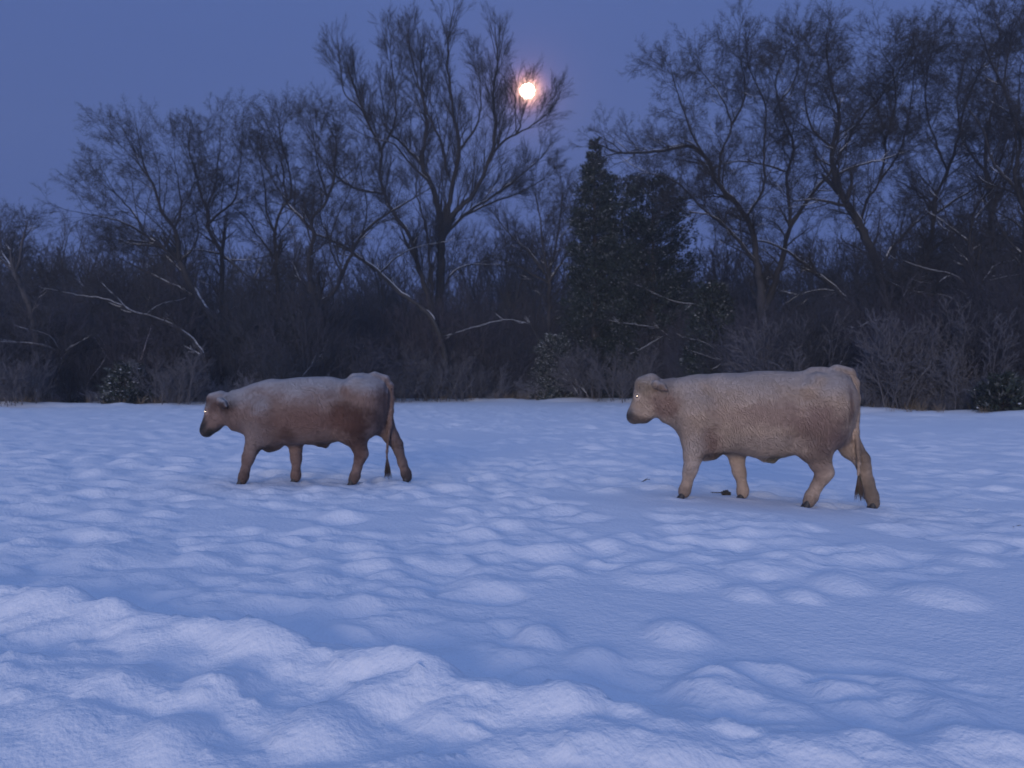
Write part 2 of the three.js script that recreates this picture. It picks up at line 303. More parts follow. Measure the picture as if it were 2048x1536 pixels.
function grow(tb, sb, p, d, len, r, lvl, o, R) {
  const last = lvl >= o.max, n = o.out ? (lvl < 2 ? 5 : 3) : last ? 1 : lvl === o.max - 1 ? 2 : lvl === o.max - 2 ? 3 : 5, pts = [p], rad = [r], dirs = [d], end = Math.max(o.rmin, r * 0.42);
  for (let k = 1; k <= n; k++) {
    d = norm([d[0] + (R() - 0.5) * o.wander, d[1] + (R() - 0.5) * o.wander + o.up, d[2] + (R() - 0.5) * o.wander]);
    p = add(p, d, len / n); pts.push(p); dirs.push(d); rad.push(lerp(r, end, k / n));
  }
  if (last && !o.out) { tb.twig(pts[0], pts[1], r * 1.25, barkTone(R, o.dark ?? 1)); return; }
  tb.tube(pts, rad, r > 0.05 ? 5 : r > 0.022 ? 4 : 3, barkTone(R, o.dark ?? 1));
  if (r > (o.rime ?? 0.016)) lodge(sb, pts, rad, R, o.snow - lvl * 0.08);
  if (o.out) {
    o.out.push([p, d, o.spray * (0.6 + 0.6 * R())]);
    if (last) { for (let k = 0; k < o.ns; k++) { const t = 0.25 + 0.7 * (k + R()) / o.ns, f = Math.min(n - 0.001, t * n), q = Math.floor(f), u = f - q; o.out.push([[0, 1, 2].map((i) => lerp(pts[q][i], pts[q + 1][i], u)), turned(dirs[q + 1], o.angle * (0.6 + 0.7 * R()), R() * 6.28), o.spray * (0.55 + 0.6 * R())]); } return; }
  }
  const kids = Math.max(2, Math.round(o.kids[lvl] * (0.75 + 0.5 * R())));
  let az = R() * 7;
  for (let k = 0; k < kids; k++) {
    const t = 0.18 + 0.82 * (k + 0.3 + 0.7 * R()) / kids, f = Math.min(n - 0.001, t * n), q = Math.floor(f), s = f - q, a = pts[q], b = pts[q + 1];
    az += 2.4 + (R() - 0.5);
    const dir = turned(dirs[q + 1], o.angle * (0.65 + 0.7 * R()), az), cl = len * o.ratio * (1.15 - 0.55 * t) * (0.7 + 0.6 * R());
    grow(tb, sb, [lerp(a[0], b[0], s), lerp(a[1], b[1], s), lerp(a[2], b[2], s)], dir, cl, Math.max(o.rmin, lerp(rad[q], rad[q + 1], s) * 0.62), lvl + 1, o, R);
  }
}
const TREE = { max: 2, kids: [0, 5], ns: 2, spray: 0.92, angle: 0.74, ratio: 0.52, wander: 0.3, up: 0.05, rmin: 0.0065, snow: -0.12, side: 2.9, gap: 0.72, dark: 1 };
// limbs: [start radius, end radius (pixels), how far its tip leans towards the camera (metres), points x, y in pixels of the photograph's frame]
function bareTree(label, d, seed, limbs, opts = {}, group) {
  const o = { ...TREE, ...opts, out: [] }, R = rng(seed), px = (v) => v * d / F, foot = limbs[0];
  const b0 = at(foot[3], 0, d), o0 = [b0[0], macro(b0[0], b0[2]) - 0.15, b0[2]], root = base('bare_tree', o0);
  const tw = new Builder(o0), sb = new Builder(o0), drawn = [];
  limbs.forEach(([r0, r1, lean, ...xy], n) => {
    let z0 = 0;
    const P = []; for (let k = 0; k < xy.length; k += 2) P.push([xy[k], xy[k + 1]]);
    if (n) { let best = 1e9; for (const q of drawn) { const e = Math.hypot(q[0] - P[0][0], q[1] - P[0][1]); if (e < best) { best = e; z0 = q[2]; } } }
    const curve = new THREE.CatmullRomCurve3(P.map(([x, y], k) => new THREE.Vector3(x, y, z0 + lean * Math.pow(k / (P.length - 1), 1.1))), false, 'centripetal');
    const L = curve.getLength(), steps = Math.max(4, Math.round(L / 13)), pts = [], rad = [];
    for (let k = 0; k <= steps; k++) {
      const t = k / steps, v = curve.getPointAt(t), jig = (k && k < steps ? 1 : 0.2) * (1.5 + r0 * 0.12), q = [v.x + (R() - 0.5) * jig * 1.6, v.y + (R() - 0.5) * jig, v.z + (R() - 0.5) * px(jig)];
      drawn.push(q);
      let w = at(q[0], q[1], d - q[2]);
      if (n === 0 && k === 0) w[1] = o0[1];
      pts.push(w);
      rad.push(0.84 * px(lerp(r0, r1, Math.pow(t, 0.8))) * (1 + 0.12 * (R() - 0.5)) * (n === 0 && k < 2 ? 1.25 - 0.12 * k : 1));
    }
    const lb = new Builder(o0), tone = barkTone(R, o.dark);
    lb.tube(pts, rad, r0 > 6 ? 11 : 8, (p) => { const k = 1 + 0.5 * n3(p[0] * 3, p[1] * 1.2, p[2] * 3); return tone.map((c) => c * k); }, true);
    mesh(n === 0 ? 'trunk' : 'limb', lb.geometry(), M.bark, root);
    lodge(sb, pts, rad, R, o.snow + 0.22);
    // boughs along the limb and at its end
    const Lm = px(L), from = n === 0 ? (o.clear ?? 0.55) : 0.15;
    let s = Lm * from;
    while (s < Lm) {
      const t = s / Lm, f = Math.min(steps - 0.001, t * steps), q = Math.floor(f), p = pts[q], dir = norm(add(pts[q + 1], pts[q], -1));
      const out = turned(dir, o.angle * (0.8 + 0.6 * R()), R() * 6.28);
      out[1] += 0.15 + o.up; 
      grow(tw, sb, p, norm(out), o.side * (0.55 + 0.65 * R()) * (1.05 - 0.35 * t), clamp(rad[q] * 0.45, o.rmin * 2, 0.055), 1, o, R);
      s += o.gap * (0.6 + 0.8 * R());
    }
    const e = pts[steps], de = norm(add(e, pts[steps - 1], -1));
    for (let k = 0; k < 3; k++) grow(tw, sb, e, turned(de, k ? 0.35 + 0.3 * R() : 0.08, R() * 6.28), o.side * 0.7 * (0.8 + 0.4 * R()), Math.max(o.rmin * 2, rad[steps] * (k ? 0.7 : 0.95)), 1, { ...o, ns: 1, kids: [0, 4] }, R);
  });
  mesh('crown', tw.geometry(), M.bark, root);
  sprays(o.upswept ? 'upswept' : 'spreading').forEach((g, n) => {
    const mine = o.out.filter((_, k) => k % 3 === n), im = new THREE.InstancedMesh(g, M.bark, mine.length), m = new THREE.Matrix4(), q = new THREE.Quaternion(), roll = new THREE.Quaternion(), Y = new THREE.Vector3(0, 1, 0);
    mine.forEach(([p, d, l], k) => { q.setFromUnitVectors(Y, new THREE.Vector3(...d)).multiply(roll.setFromAxisAngle(Y, R() * 6.28)); im.setMatrixAt(k, m.compose(new THREE.Vector3(p[0] - o0[0], p[1] - o0[1], p[2] - o0[2]), q, new THREE.Vector3(l, l, l))); });
    im.name = 'twigs'; im.userData.kind = 'stuff'; im.castShadow = im.receiveShadow = true; root.add(im);
  });
  sprayCount += o.out.length;
  if (sb.count) mesh('snow', sb.geometry(), M.lodged, root).userData.kind = 'stuff';
  tag(root, label, 'tree', group);
  tris += tw.count + sb.count;
  return root;
}
let tris = 0, sprayCount = 0;

function buildTrees() {
  const UPS = { up: 0.10, angle: 0.5, wander: 0.2, upswept: true, ns: 2, spray: 0.95, kids: [0, 6] };
  bareTree('tallest bare tree left of the middle, its spreading crown reaching up beside the moon', 60, 101, [
    [12.5, 9.5, 0, 880, 800, 878, 690, 879, 593, 884, 473],
    [9, 2.2, -1.5, 884, 480, 875, 412, 862, 365, 845, 331, 853, 258, 846, 190, 841, 125],
    [7, 1.8, 1.5, 886, 478, 893, 438, 905, 369, 918, 301, 909, 240, 897, 150, 896, 80],
    [7, 1.8, 2.5, 888, 470, 900, 436, 944, 391, 982, 309, 991, 258, 987, 193, 995, 125],
    [4.5, 1.2, -2.5, 890, 468, 935, 425, 987, 391, 1040, 352, 1075, 322],
    [3.6, 1, 1.5, 983, 306, 1013, 279, 1051, 258, 1073, 244, 1096, 226],
    [3, 0.9, 0.5, 1032, 268, 1040, 255, 1044, 236],
    [4, 1.2, -2, 846, 332, 806, 288, 775, 262, 765, 200],
    [4, 1.1, 2, 896, 350, 880, 280, 858, 232, 838, 170, 822, 110],
    [3.4, 1, -1.5, 918, 300, 950, 258, 962, 205, 958, 150],
    [3.5, 1, 2, 862, 366, 815, 320, 790, 290, 740, 275],
    [3, 0.9, -3, 930, 430, 985, 405, 1040, 385, 1085, 360],
    [3.4, 0.9, -2, 878, 600, 905, 545, 940, 530, 985, 530],
  ], { ...UPS, side: 3.1, clear: 0.8 });
  bareTree('slender bare tree with a forked stem leaning left, close left of the tallest tree', 58.5, 113, [
    [7, 5.5, 0, 872, 800, 866, 640, 846, 560, 830, 515],
    [5.2, 1.8, -1, 830, 515, 819, 473, 785, 421, 768, 387, 759, 357, 763, 301, 742, 258, 707, 172],
    [3.4, 1, -1.5, 768, 388, 703, 374, 643, 318, 621, 279],
    [4.2, 1.2, 1.5, 866, 580, 858, 507, 849, 447, 832, 378, 838, 330],
    [3, 1, 2, 742, 260, 720, 215, 690, 190, 680, 130],
    [3, 1, -1, 763, 300, 790, 240, 788, 170, 780, 100],
  ], { ...UPS, side: 2.7 });
  bareTree('snow lined trunk leaning far to the left, low in front of the tallest tree', 56.5, 127, [
    [6.5, 3.8, 0, 905, 800, 866, 640, 793, 580, 759, 546, 703, 503],
    [3.8, 1.2, -1, 703, 503, 650, 475, 626, 464, 600, 434, 565, 410],
    [2.4, 0.8, 1, 760, 547, 800, 510, 845, 492, 880, 485],
    [2.4, 0.8, -1, 660, 480, 640, 430, 650, 380],
  ], { side: 1.9, snow: 0.06, gap: 1.1, clear: 0.7 });
  bareTree('bare tree forking low into two stems, between the leaning left tree and the tallest tree', 51, 131, [
    [11, 8, 0, 642, 800, 640, 700, 637, 617],
    [7, 2, -1, 637, 617, 619, 555, 619, 508, 628, 474, 622, 446, 656, 396, 669, 345, 672, 280],
    [6, 1.8, 1.5, 640, 608, 672, 580, 686, 548, 725, 468, 780, 425, 825, 398],
    [3.6, 1.1, -1.5, 626, 462, 600, 435, 575, 405, 566, 336, 548, 280],
    [3, 0.9, 1, 656, 396, 640, 350, 628, 280],
    [3, 0.9, -2, 640, 600, 600, 560, 582, 520],
    [2.6, 0.9, 1.5, 686, 548, 662, 500, 668, 450, 700, 380],
    [2.4, 0.8, -1, 575, 405, 545, 360, 520, 300],
    [2.4, 0.8, 2, 725, 468, 735, 420, 725, 360],
  ], { side: 3.0, kids: [0, 6] });
  bareTree('thin bare tree standing just left of the low forked tree, with short stubby side branches', 54, 137, [
    [5.5, 4.5, 0, 556, 800, 556, 640, 553, 520],
    [4.5, 1.4, 1, 553, 520, 550, 465, 562, 420, 581, 392, 575, 330, 560, 270],
    [3, 1, -1, 553, 470, 535, 430, 530, 380, 520, 320],
    [3, 0.9, 1, 553, 520, 515, 470, 487, 430, 460, 412],
  ], { side: 2.6 });
  bareTree('bare tree leaning strongly left, with the widest left crown of the row', 49, 139, [
    [9, 7, 0, 462, 800, 448, 700, 427, 644, 393, 593, 359, 524],
    [6, 1.8, 1.5, 359, 524, 357, 487, 349, 456, 325, 425, 305, 370, 285, 320],
    [5, 1.5, -1.5, 358, 520, 342, 507, 290, 470, 280, 446, 255, 412, 232, 388],
    [3.2, 1, 2, 290, 470, 246, 445, 188, 430],
    [4.4, 1.1, -2, 388, 594, 350, 572, 307, 552, 239, 517],
    [3, 0.9, 1, 349, 456, 362, 420, 358, 370, 350, 330],
    [3, 0.9, -2.5, 318, 490, 270, 482, 225, 478],
    [2.6, 0.8, 1, 300, 360, 270, 320, 250, 300],
    [3.2, 1, 1, 360, 520, 385, 500, 395, 470, 392, 430],
  ], { side: 3.0, kids: [0, 6] });
  bareTree('upright bare tree with a bent stem, just right of the left leaning tree', 52, 149, [
    [6.5, 5, 0, 444, 800, 444, 630, 444, 507],
    [5, 1.6, -1, 444, 507, 417, 456, 413, 418, 403, 391, 393, 350, 378, 300],
    [3.4, 1, 1.5, 414, 452, 440, 425, 468, 401, 475, 367, 482, 310],
    [3.8, 1.1, 1, 444, 512, 470, 530, 492, 550, 520, 560],
    [2.8, 0.9, -1, 413, 420, 430, 370, 438, 310, 440, 260],
    [2.8, 0.9, -2, 440, 508, 400, 500, 370, 502],
  ], { side: 2.9, kids: [0, 6] });
  bareTree('broken pale forked stem at the left edge, rising out of the brush', 44, 151, [
    [9, 6, 0, 78, 800, 66, 640, 30, 545],
    [4.5, 2.6, 0.5, 30, 545, 40, 520, 45, 480],
    [4, 1.5, -0.5, 30, 545, 8, 515, 0, 470],
    [3, 1, 1, 110, 700, 80, 690, -10, 682],
  ], { side: 1.8, gap: 1.4, snow: 0.1, dark: 1.9 });
  bareTree('snow covered branch reaching out low on the left, below the leaning tree', 46, 157, [
    [5.5, 4.2, 0, 430, 800, 400, 700, 355, 655],
    [3.8, 1.4, 1, 355, 655, 300, 632, 262, 622, 228, 590],
    [2.6, 1, 1, 262, 622, 215, 600, 150, 590, 118, 582],
    [2, 0.8, -1, 290, 632, 320, 610, 350, 602],
  ], { side: 1.3, gap: 1.5, snow: 0.2 });
  bareTree('small fan shaped bare tree just left of the evergreens', 63, 163, [
    [6, 5, 0, 1098, 800, 1098, 680, 1098, 559],
    [3.6, 1.2, 1, 1098, 562, 1065, 510, 1025, 475, 1000, 445],
    [3.6, 1.2, -1, 1098, 556, 1085, 490, 1080, 430, 1072, 395],
    [3.4, 1.2, 1, 1099, 556, 1112, 490, 1120, 430, 1125, 390],
    [3.2, 1, -1, 1100, 560, 1130, 515, 1152, 470, 1160, 430],
    [2.8, 1, -1, 1096, 566, 1050, 540, 1005, 520],
  ], { side: 2.7, gap: 0.55, dark: 1.25, kids: [0, 6] });
  bareTree('large bare tree right of the evergreens, one limb sweeping left above their tops', 45, 167, [
    [14, 11, 0, 1527, 815, 1527, 735, 1527, 658, 1522, 590],
    [9.5, 2.4, 1, 1524, 600, 1514, 526, 1501, 452, 1475, 412, 1435, 364, 1418, 325, 1387, 294, 1317, 303, 1245, 306],
    [9.5, 5, -1, 1530, 620, 1548, 570, 1567, 504, 1580, 456],
    [5, 1.6, 1, 1580, 456, 1615, 399, 1659, 346, 1680, 310, 1716, 246, 1764, 189, 1825, 100],
    [5, 1.5, -1.5, 1581, 452, 1578, 400, 1575, 342, 1588, 298, 1558, 210, 1553, 153, 1572, 105],
    [4.5, 1.3, 2, 1514, 530, 1501, 513, 1457, 460, 1396, 408, 1352, 364, 1299, 346],
    [3.8, 1.2, 1.5, 1492, 436, 1527, 377, 1527, 300, 1531, 215, 1500, 140],
    [3.6, 1.1, -2, 1438, 366, 1442, 310, 1462, 250, 1440, 190, 1400, 140],
    [3, 1, 2, 1420, 328, 1385, 270, 1360, 200, 1345, 150],
    [3, 0.9, 1, 1457, 460, 1425, 432, 1374, 423],
    [3, 1, -2, 1557, 208, 1590, 160, 1598, 115, 1592, 85],
    [3, 1, 1, 1462, 250, 1490, 190, 1480, 110],
    [3, 0.9, 2, 1575, 344, 1530, 330, 1480, 322, 1440, 330],
  ], { side: 2.4, gap: 0.46, clear: 0.9, wander: 0.6, up: 0.05, snow: -0.02 });
  bareTree('thick curved bare tree next right, its dark trunk bending up and to the left', 41, 173, [
    [13, 9, 0, 1800, 815, 1785, 680, 1772, 600, 1751, 522, 1720, 452, 1694, 408],
    [7.5, 2, 1, 1694, 408, 1676, 373, 1663, 307, 1680, 240, 1662, 165, 1655, 120],
    [5, 1.6, 1, 1700, 414, 1660, 405, 1628, 399, 1590, 402],
    [4, 1.2, -1.5, 1720, 452, 1735, 400, 1760, 360, 1770, 290, 1750, 200],
    [3.4, 1, 1.5, 1672, 350, 1720, 330, 1770, 318, 1820, 300],
    [3.2, 1, -1, 1760, 362, 1800, 300, 1820, 220, 1830, 130],
    [3, 1, 1.5, 1666, 300, 1620, 250, 1610, 180, 1630, 110],
    [3, 1, 2, 1770, 290, 1790, 210, 1785, 140, 1765, 105],
  ], { side: 2.5, gap: 0.45, wander: 0.6, up: 0.05, snow: -0.02, clear: 0.75 });
  bareTree('slanting bare tree further right, its forked stems leaning to the right', 42, 179, [
    [9, 6.5, 0, 1795, 815, 1790, 700, 1799, 612, 1830, 570, 1860, 504],
    [5.5, 1.6, 1, 1860, 504, 1866, 450, 1869, 403, 1895, 342, 1915, 280, 1930, 210, 1960, 140],
    [4.4, 1.3, -1.5, 1772, 520, 1781, 500, 1821, 456, 1865, 415, 1885, 380],
    [3.2, 1, 1, 1895, 342, 1870, 280, 1850, 200, 1860, 120],
    [3, 1, 2, 1868, 430, 1910, 400, 1960, 370, 2000, 320],
  ], { side: 2.5, gap: 0.5, wander: 0.55 });
  bareTree('pale hazy bare tree behind the wiry one, reaching the top near the right edge', 50, 185, [
    [8, 6, 0, 1985, 800, 1988, 640, 1990, 520, 1982, 420],
    [5, 1.4, 1, 1982, 420, 1970, 300, 1990, 190, 2000, 90],
    [4, 1.2, -1, 1984, 430, 2020, 340, 2035, 240, 2040, 140],
    [3.6, 1.1, 1, 1976, 350, 1930, 290, 1915, 210, 1925, 140],
  ], { side: 2.9, gap: 0.75, dark: 1.3 });
  bareTree('slim bare tree with wiry spreading branches near the right edge', 39, 181, [
    [7, 5, 0, 1936, 825, 1939, 720, 1940, 645, 1948, 566],
    [4.4, 1.3, 1, 1948, 566, 1939, 482, 1950, 420, 1985, 370, 2010, 290],
    [3.6, 1, -1, 1944, 600, 1968, 560, 1990, 532, 2035, 520],
    [3.4, 1, 1, 1946, 580, 1905, 550, 1860, 540, 1800, 520],
    [3, 1, -1, 1939, 484, 1905, 455, 1880, 400],
    [2.6, 0.9, 1, 1940, 640, 1925, 610, 1880, 590, 1830, 585, 1770, 560],
  ], { side: 2.2, gap: 0.7, wander: 0.6, up: 0.05, snow: 0.1 });
  bareTree('big bare tree cut by the right edge of the view, its crown at top right', 37, 191, [
    [14, 10, 0, 2070, 830, 2062, 640, 2052, 540, 2055, 430],
    [6, 1.6, 1, 2055, 440, 2030, 360, 2040, 280, 2010, 180, 2020, 90],
    [5, 1.5, -1, 2055, 430, 2090, 340, 2085, 200, 2060, 60],
    [4, 1.2, 1, 2035, 380, 1990, 330, 1965, 260, 1935, 215],
    [3.4, 1.1, 1.5, 2012, 185, 1980, 120, 1960, 60],
    [3.4, 1.1, -1, 2055, 520, 2010, 470, 1985, 420],
  ], { side: 2.4, gap: 0.55, wander: 0.5 });
  const twiggy = { side: 0.9, gap: 1.2, snow: 0.3, kids: [0, 2], ns: 1, spray: 0.5 };
  bareTree('thin snow lined branch bowing left below the evergreens, above the head of the right cow', 53, 211, [[2.6, 1.6, 0, 1345, 800, 1350, 690, 1318, 658], [1.8, 0.9, 1, 1318, 658, 1285, 652, 1240, 645], [1.5, 0.8, 1, 1330, 672, 1300, 688, 1270, 704]], twiggy);
  bareTree('thin snow lined branch arching in front of the rounded evergreen', 54, 212, [[2.6, 1.6, 0, 1405, 800, 1410, 660, 1396, 610], [1.8, 0.9, 1, 1396, 610, 1350, 603, 1310, 588, 1285, 575]], twiggy);
  bareTree('low snow lined branches sticking up just above the back of the right cow', 45, 213, [[2.4, 1.6, 0, 1470, 815, 1462, 740, 1446, 722], [1.6, 0.9, 1, 1446, 722, 1410, 712, 1378, 700], [1.5, 0.8, 1, 1452, 730, 1432, 700, 1400, 682, 1370, 676]], twiggy);
  bareTree('thin arched snow lined branch low in the dark gap left of the evergreens', 56, 214, [[2.4, 1.6, 0, 1075, 805, 1080, 690, 1062, 648], [1.6, 0.9, 1, 1062, 648, 1010, 640, 960, 652, 905, 668]], twiggy);
  bareTree('pale leaning stub in the brush above the rump of the right cow', 40, 215, [[4, 2.2, 0, 1660, 815, 1650, 760, 1630, 695], [1.8, 0.9, 1, 1640, 725, 1655, 690, 1690, 668]], { ...twiggy, dark: 3 });
  bareTree('thin snow lined branch reaching right, in the brush of the right quarter', 38, 216, [[2.8, 1.8, 0, 1880, 825, 1840, 700, 1800, 650], [2, 0.9, 1, 1800, 650, 1760, 640, 1712, 655], [1.6, 0.8, 1, 1850, 720, 1880, 690, 1930, 680]], twiggy);
  bareTree('dead snow lined branch low in the brush at the left, above the field edge', 44, 217, [[2.6, 1.6, 0, 100, 810, 118, 740, 130, 705], [1.6, 0.8, 1, 130, 705, 150, 690, 165, 680], [1.4, 0.8, 1, 125, 715, 100, 672, 60, 660]], twiggy);
  bareTree('snow streaked trunk slanting down to the rump of the right cow', 46, 193, [
    [6, 5, 0, 1745, 810, 1722, 640, 1676, 583, 1630, 545],
    [4.6, 1.4, 1, 1630, 545, 1589, 513, 1550, 490, 1500, 478],
    [2.6, 1, -1, 1676, 583, 1640, 580, 1600, 590],
  ], { side: 1.8, gap: 1.1, snow: 0.22 });
}

// ---------------------------------------------------------------- woods behind and brush below
function brushGeometry(seed, height, stems, spread, o) {
  const R = rng(seed), tb = new Builder(), sb = new Builder();
  for (let k = 0; k < stems; k++) {
    const a = R() * 6.28, q = spread * Math.sqrt(R()), d = norm([Math.cos(a) * 0.5 * R() + (R() - 0.5) * 0.2, 1, Math.sin(a) * 0.5 * R() + (R() - 0.5) * 0.2]);
    grow(tb, o.snowy ? sb : o.laden ? tb : null, [Math.cos(a) * q, -0.1, Math.sin(a) * q], d, height * (0.55 + 0.5 * R()), o.r * (0.7 + 0.6 * R()), 0, o, R);
  }
  return [tb.geometry(), sb.count ? sb.geometry() : null, tb.count];
}
function scatter(name, geometries, mat, places, label, category) {
  geometries.forEach((g, n) => {
    const mine = places.filter((_, k) => k % geometries.length === n), im = new THREE.InstancedMesh(g, mat, mine.length), m = new THREE.Matrix4(), qn = new THREE.Quaternion(), c = new THREE.Color();
    mine.forEach(([x, z, s, a, sy, k], i) => { m.compose(new THREE.Vector3(x, macro(x, z), z), qn.setFromAxisAngle(new THREE.Vector3(0, 1, 0), a), new THREE.Vector3(s, s * sy, s)); im.setMatrixAt(i, m); im.setColorAt(i, c.setRGB(k[0], k[1], k[2])); });
    im.name = numbered(name); im.castShadow = im.receiveShadow = true; scene.add(im);
    tag(im, label[n], category, null, 'stuff');
  });
}
function buildWoods() {
  const R = rng(77), bo = { max: 3, kids: [8, 6, 5], angle: 0.6, ratio: 0.5, wander: 0.45, up: 0.07, rmin: 0.005, snow: -0.2, r: 0.024, dark: 1.75 };
  const brush = [brushGeometry(301, 3.6, 15, 0.9, { ...bo, snow: -0.1, laden: true }), brushGeometry(302, 3.0, 17, 1.1, { ...bo, wander: 0.7, up: 0.02, angle: 0.75, snow: 0.0, laden: true })].map((a) => a[0]);
  const wood = [brushGeometry(303, 9.5, 3, 0.5, { ...bo, max: 4, kids: [9, 6, 5, 3], r: 0.09, ratio: 0.42, up: 0.1, rmin: 0.008 }), brushGeometry(304, 8.0, 4, 1.0, { ...bo, max: 4, kids: [8, 6, 5, 3], r: 0.075, ratio: 0.45, wander: 0.6, rmin: 0.008 })].map((a) => a[0]);
  const places = [];
  for (let k = 0; k < 640; k++) {
    const ax = (R() * 2 - 1) * 0.85, d = edgeD(ax) + 1.2 + 13 * R(), s = (0.5 + 0.85 * R()) * table(ax, [-0.7, -0.3, 0, 0.15, 0.3, 0.7], [1.4, 1.3, 1.3, 1.05, 0.95, 1.05]), w = 0.6 + 0.9 * R() * R() + 0.5 * Math.max(0, fbm(ax * 9, 4, d * 0.3)), rd = 1.06 + 0.2 * n3(ax * 7, 2, d * 0.2);
    places.push([ax * d, -d, s, R() * 6.28, 0.9 + 0.4 * R(), [w * rd * 0.92, w * 0.97, w * 1.12]]);
  }
  scatter('underbrush', brush, M.bark, places, ['dense dark leafless brush filling the foot of the woods', 'tangled thorny leafless brush filling the foot of the woods'], 'brush');
  const frosted = [brushGeometry(305, 1.5, 15, 0.8, { ...bo, r: 0.014, rmin: 0.0045, dark: 6.5, snow: 0.1, laden: true, wander: 0.6, up: 0.03 })[0]], low = [];
  for (let k = 0; k < 120; k++) {
    const ax = (R() * 2 - 1) * 0.75, d = edgeD(ax) - 0.4 + 2.4 * R(), w = 0.45 + 0.75 * R();
    low.push([ax * d, -d, 0.5 + 0.9 * R() * R(), R() * 6.28, 0.8 + 0.4 * R(), [w * 0.95, w, w * 1.08]]);
  }
  scatter('frosted_brush', frosted, M.bark, low, ['low frosted twiggy growth along the foot of the woods'], 'brush');
  const far = [];
  for (let k = 0; k < 430; k++) {
    const ax = (R() * 2 - 1) * 0.82, d = edgeD(ax) + 14 + 30 * R(), top = table(ax, [-0.66, -0.53, -0.46, -0.3, -0.1, 0, 0.1, 0.2, 0.3, 0.5, 0.64], [440, 430, 450, 455, 465, 455, 470, 490, 455, 410, 370]);
    const h = EYE + (CY - top) / F * d, s = h / 10.5 * (0.5 + 0.65 * R()), w = 0.8 + 0.5 * R();
    far.push([ax * d, -d, s, R() * 6.28, 1, [w, w, w * 1.04]]);
  }
  scatter('background_wood', wood, M.bark, far, ['mass of bare saplings standing behind the front row of trees', 'mass of bushy bare saplings closing the view behind the trees'], 'woodland');
}

// ---------------------------------------------------------------- evergreens
function evergreen(name, label, category, px, topY, d, profile, seed, snowy, group) {
  // profile: [height in pixels of the frame below the top, half width in pixels] pairs
  const R = rng(seed), b = at(px, 0, d), o0 = [b[0], macro(b[0], b[2]) - 0.1, b[2]], root = base(name, o0), H = EYE + (CY - topY) / F * d - o0[1], k = d / F;
  const tr = new Builder(o0), lf = new Builder(o0), sn = new Builder(o0), ys = profile.map((p) => p[0]), ws = profile.map((p) => p[1]);
  const trunkPts = [0, 0.3, 0.6, 0.9].map((t) => [o0[0] + (R() - 0.5) * 0.1, o0[1] + H * t, o0[2] + (R() - 0.5) * 0.1]);
  tr.tube(trunkPts, [0.16, 0.12, 0.07, 0.02].map((r) => r * H / 9), 8, [0.06, 0.045, 0.038], true);
  const boughs = Math.round(H * 34);
  for (let n = 0; n < boughs; n++) {
    const t = Math.pow(R(), 0.8), y = o0[1] + H * (1 - t), below = t * H / k, rad = table(below, ys, ws) * k * (0.58 + 0.6 * R()), a = R() * 6.283, rise = 0.25 + 0.5 * R();
    const p0 = [o0[0], y - rad * rise * 0.9, o0[2]], dir = norm([Math.cos(a), rise, Math.sin(a)]), L = rad / Math.hypot(dir[0], dir[2]);
    tr.tube([p0, add(p0, dir, L * 0.8)], [0.02, 0.008], 3, [0.055, 0.042, 0.036]);
    const tone = 0.6 + 0.8 * R(), sprays = Math.round(12 + 15 * Math.min(2, L));
    for (let s = 0; s < sprays; s++) {
      const f = 0.3 + 0.72 * Math.sqrt(R()), sp = 0.10 + 0.24 * Math.min(1, L), c = [p0[0] + dir[0] * L * f + (R() - 0.5) * sp * 2, p0[1] + dir[1] * L * f + (R() - 0.5) * sp * 1.3, p0[2] + dir[2] * L * f + (R() - 0.5) * sp * 2];
      const q = 0.75 + 0.5 * R(), rime = R() < 0.10 + snowy * 0.6 ? 0.08 + 0.22 * R() : 0, col = [lerp(0.022 * tone * q, 0.6, rime), lerp(0.034 * tone * q, 0.62, rime), lerp(0.026 * tone * q, 0.66, rime)];
      for (let m = 0; m < 5; m++) {
        const e = norm([dir[0] + (R() - 0.5) * 1.5, dir[1] + (R() - 0.4) * 1.3, dir[2] + (R() - 0.5) * 1.5]), l = 0.12 + 0.16 * R(), w = norm(cross(e, rand3(R))), wd = 0.022 + 0.02 * R();
        lf.tri(add(c, w, wd), add(c, w, -wd), add(c, e, l), norm(add(cross(e, w), dir, 0.8)), col);
      }
      if (R() < snowy * (f > 0.7 ? 1 : 0.3)) { const z = 0.025 + 0.05 * R() * R(); sn.blob(add(c, [0, 1, 0], 0.05), z * (1 + R()), z * 0.5, z * (1 + R()), SNOWC); }
    }
  }
  mesh('trunk', tr.geometry(), M.bark, root); mesh('crown', lf.geometry(), M.needles, root);
  if (sn.count) mesh('snow', sn.geometry(), M.lodged, root).userData.kind = 'stuff';
  tris += lf.count + sn.count + tr.count;
  return tag(root, label, category, group);
}
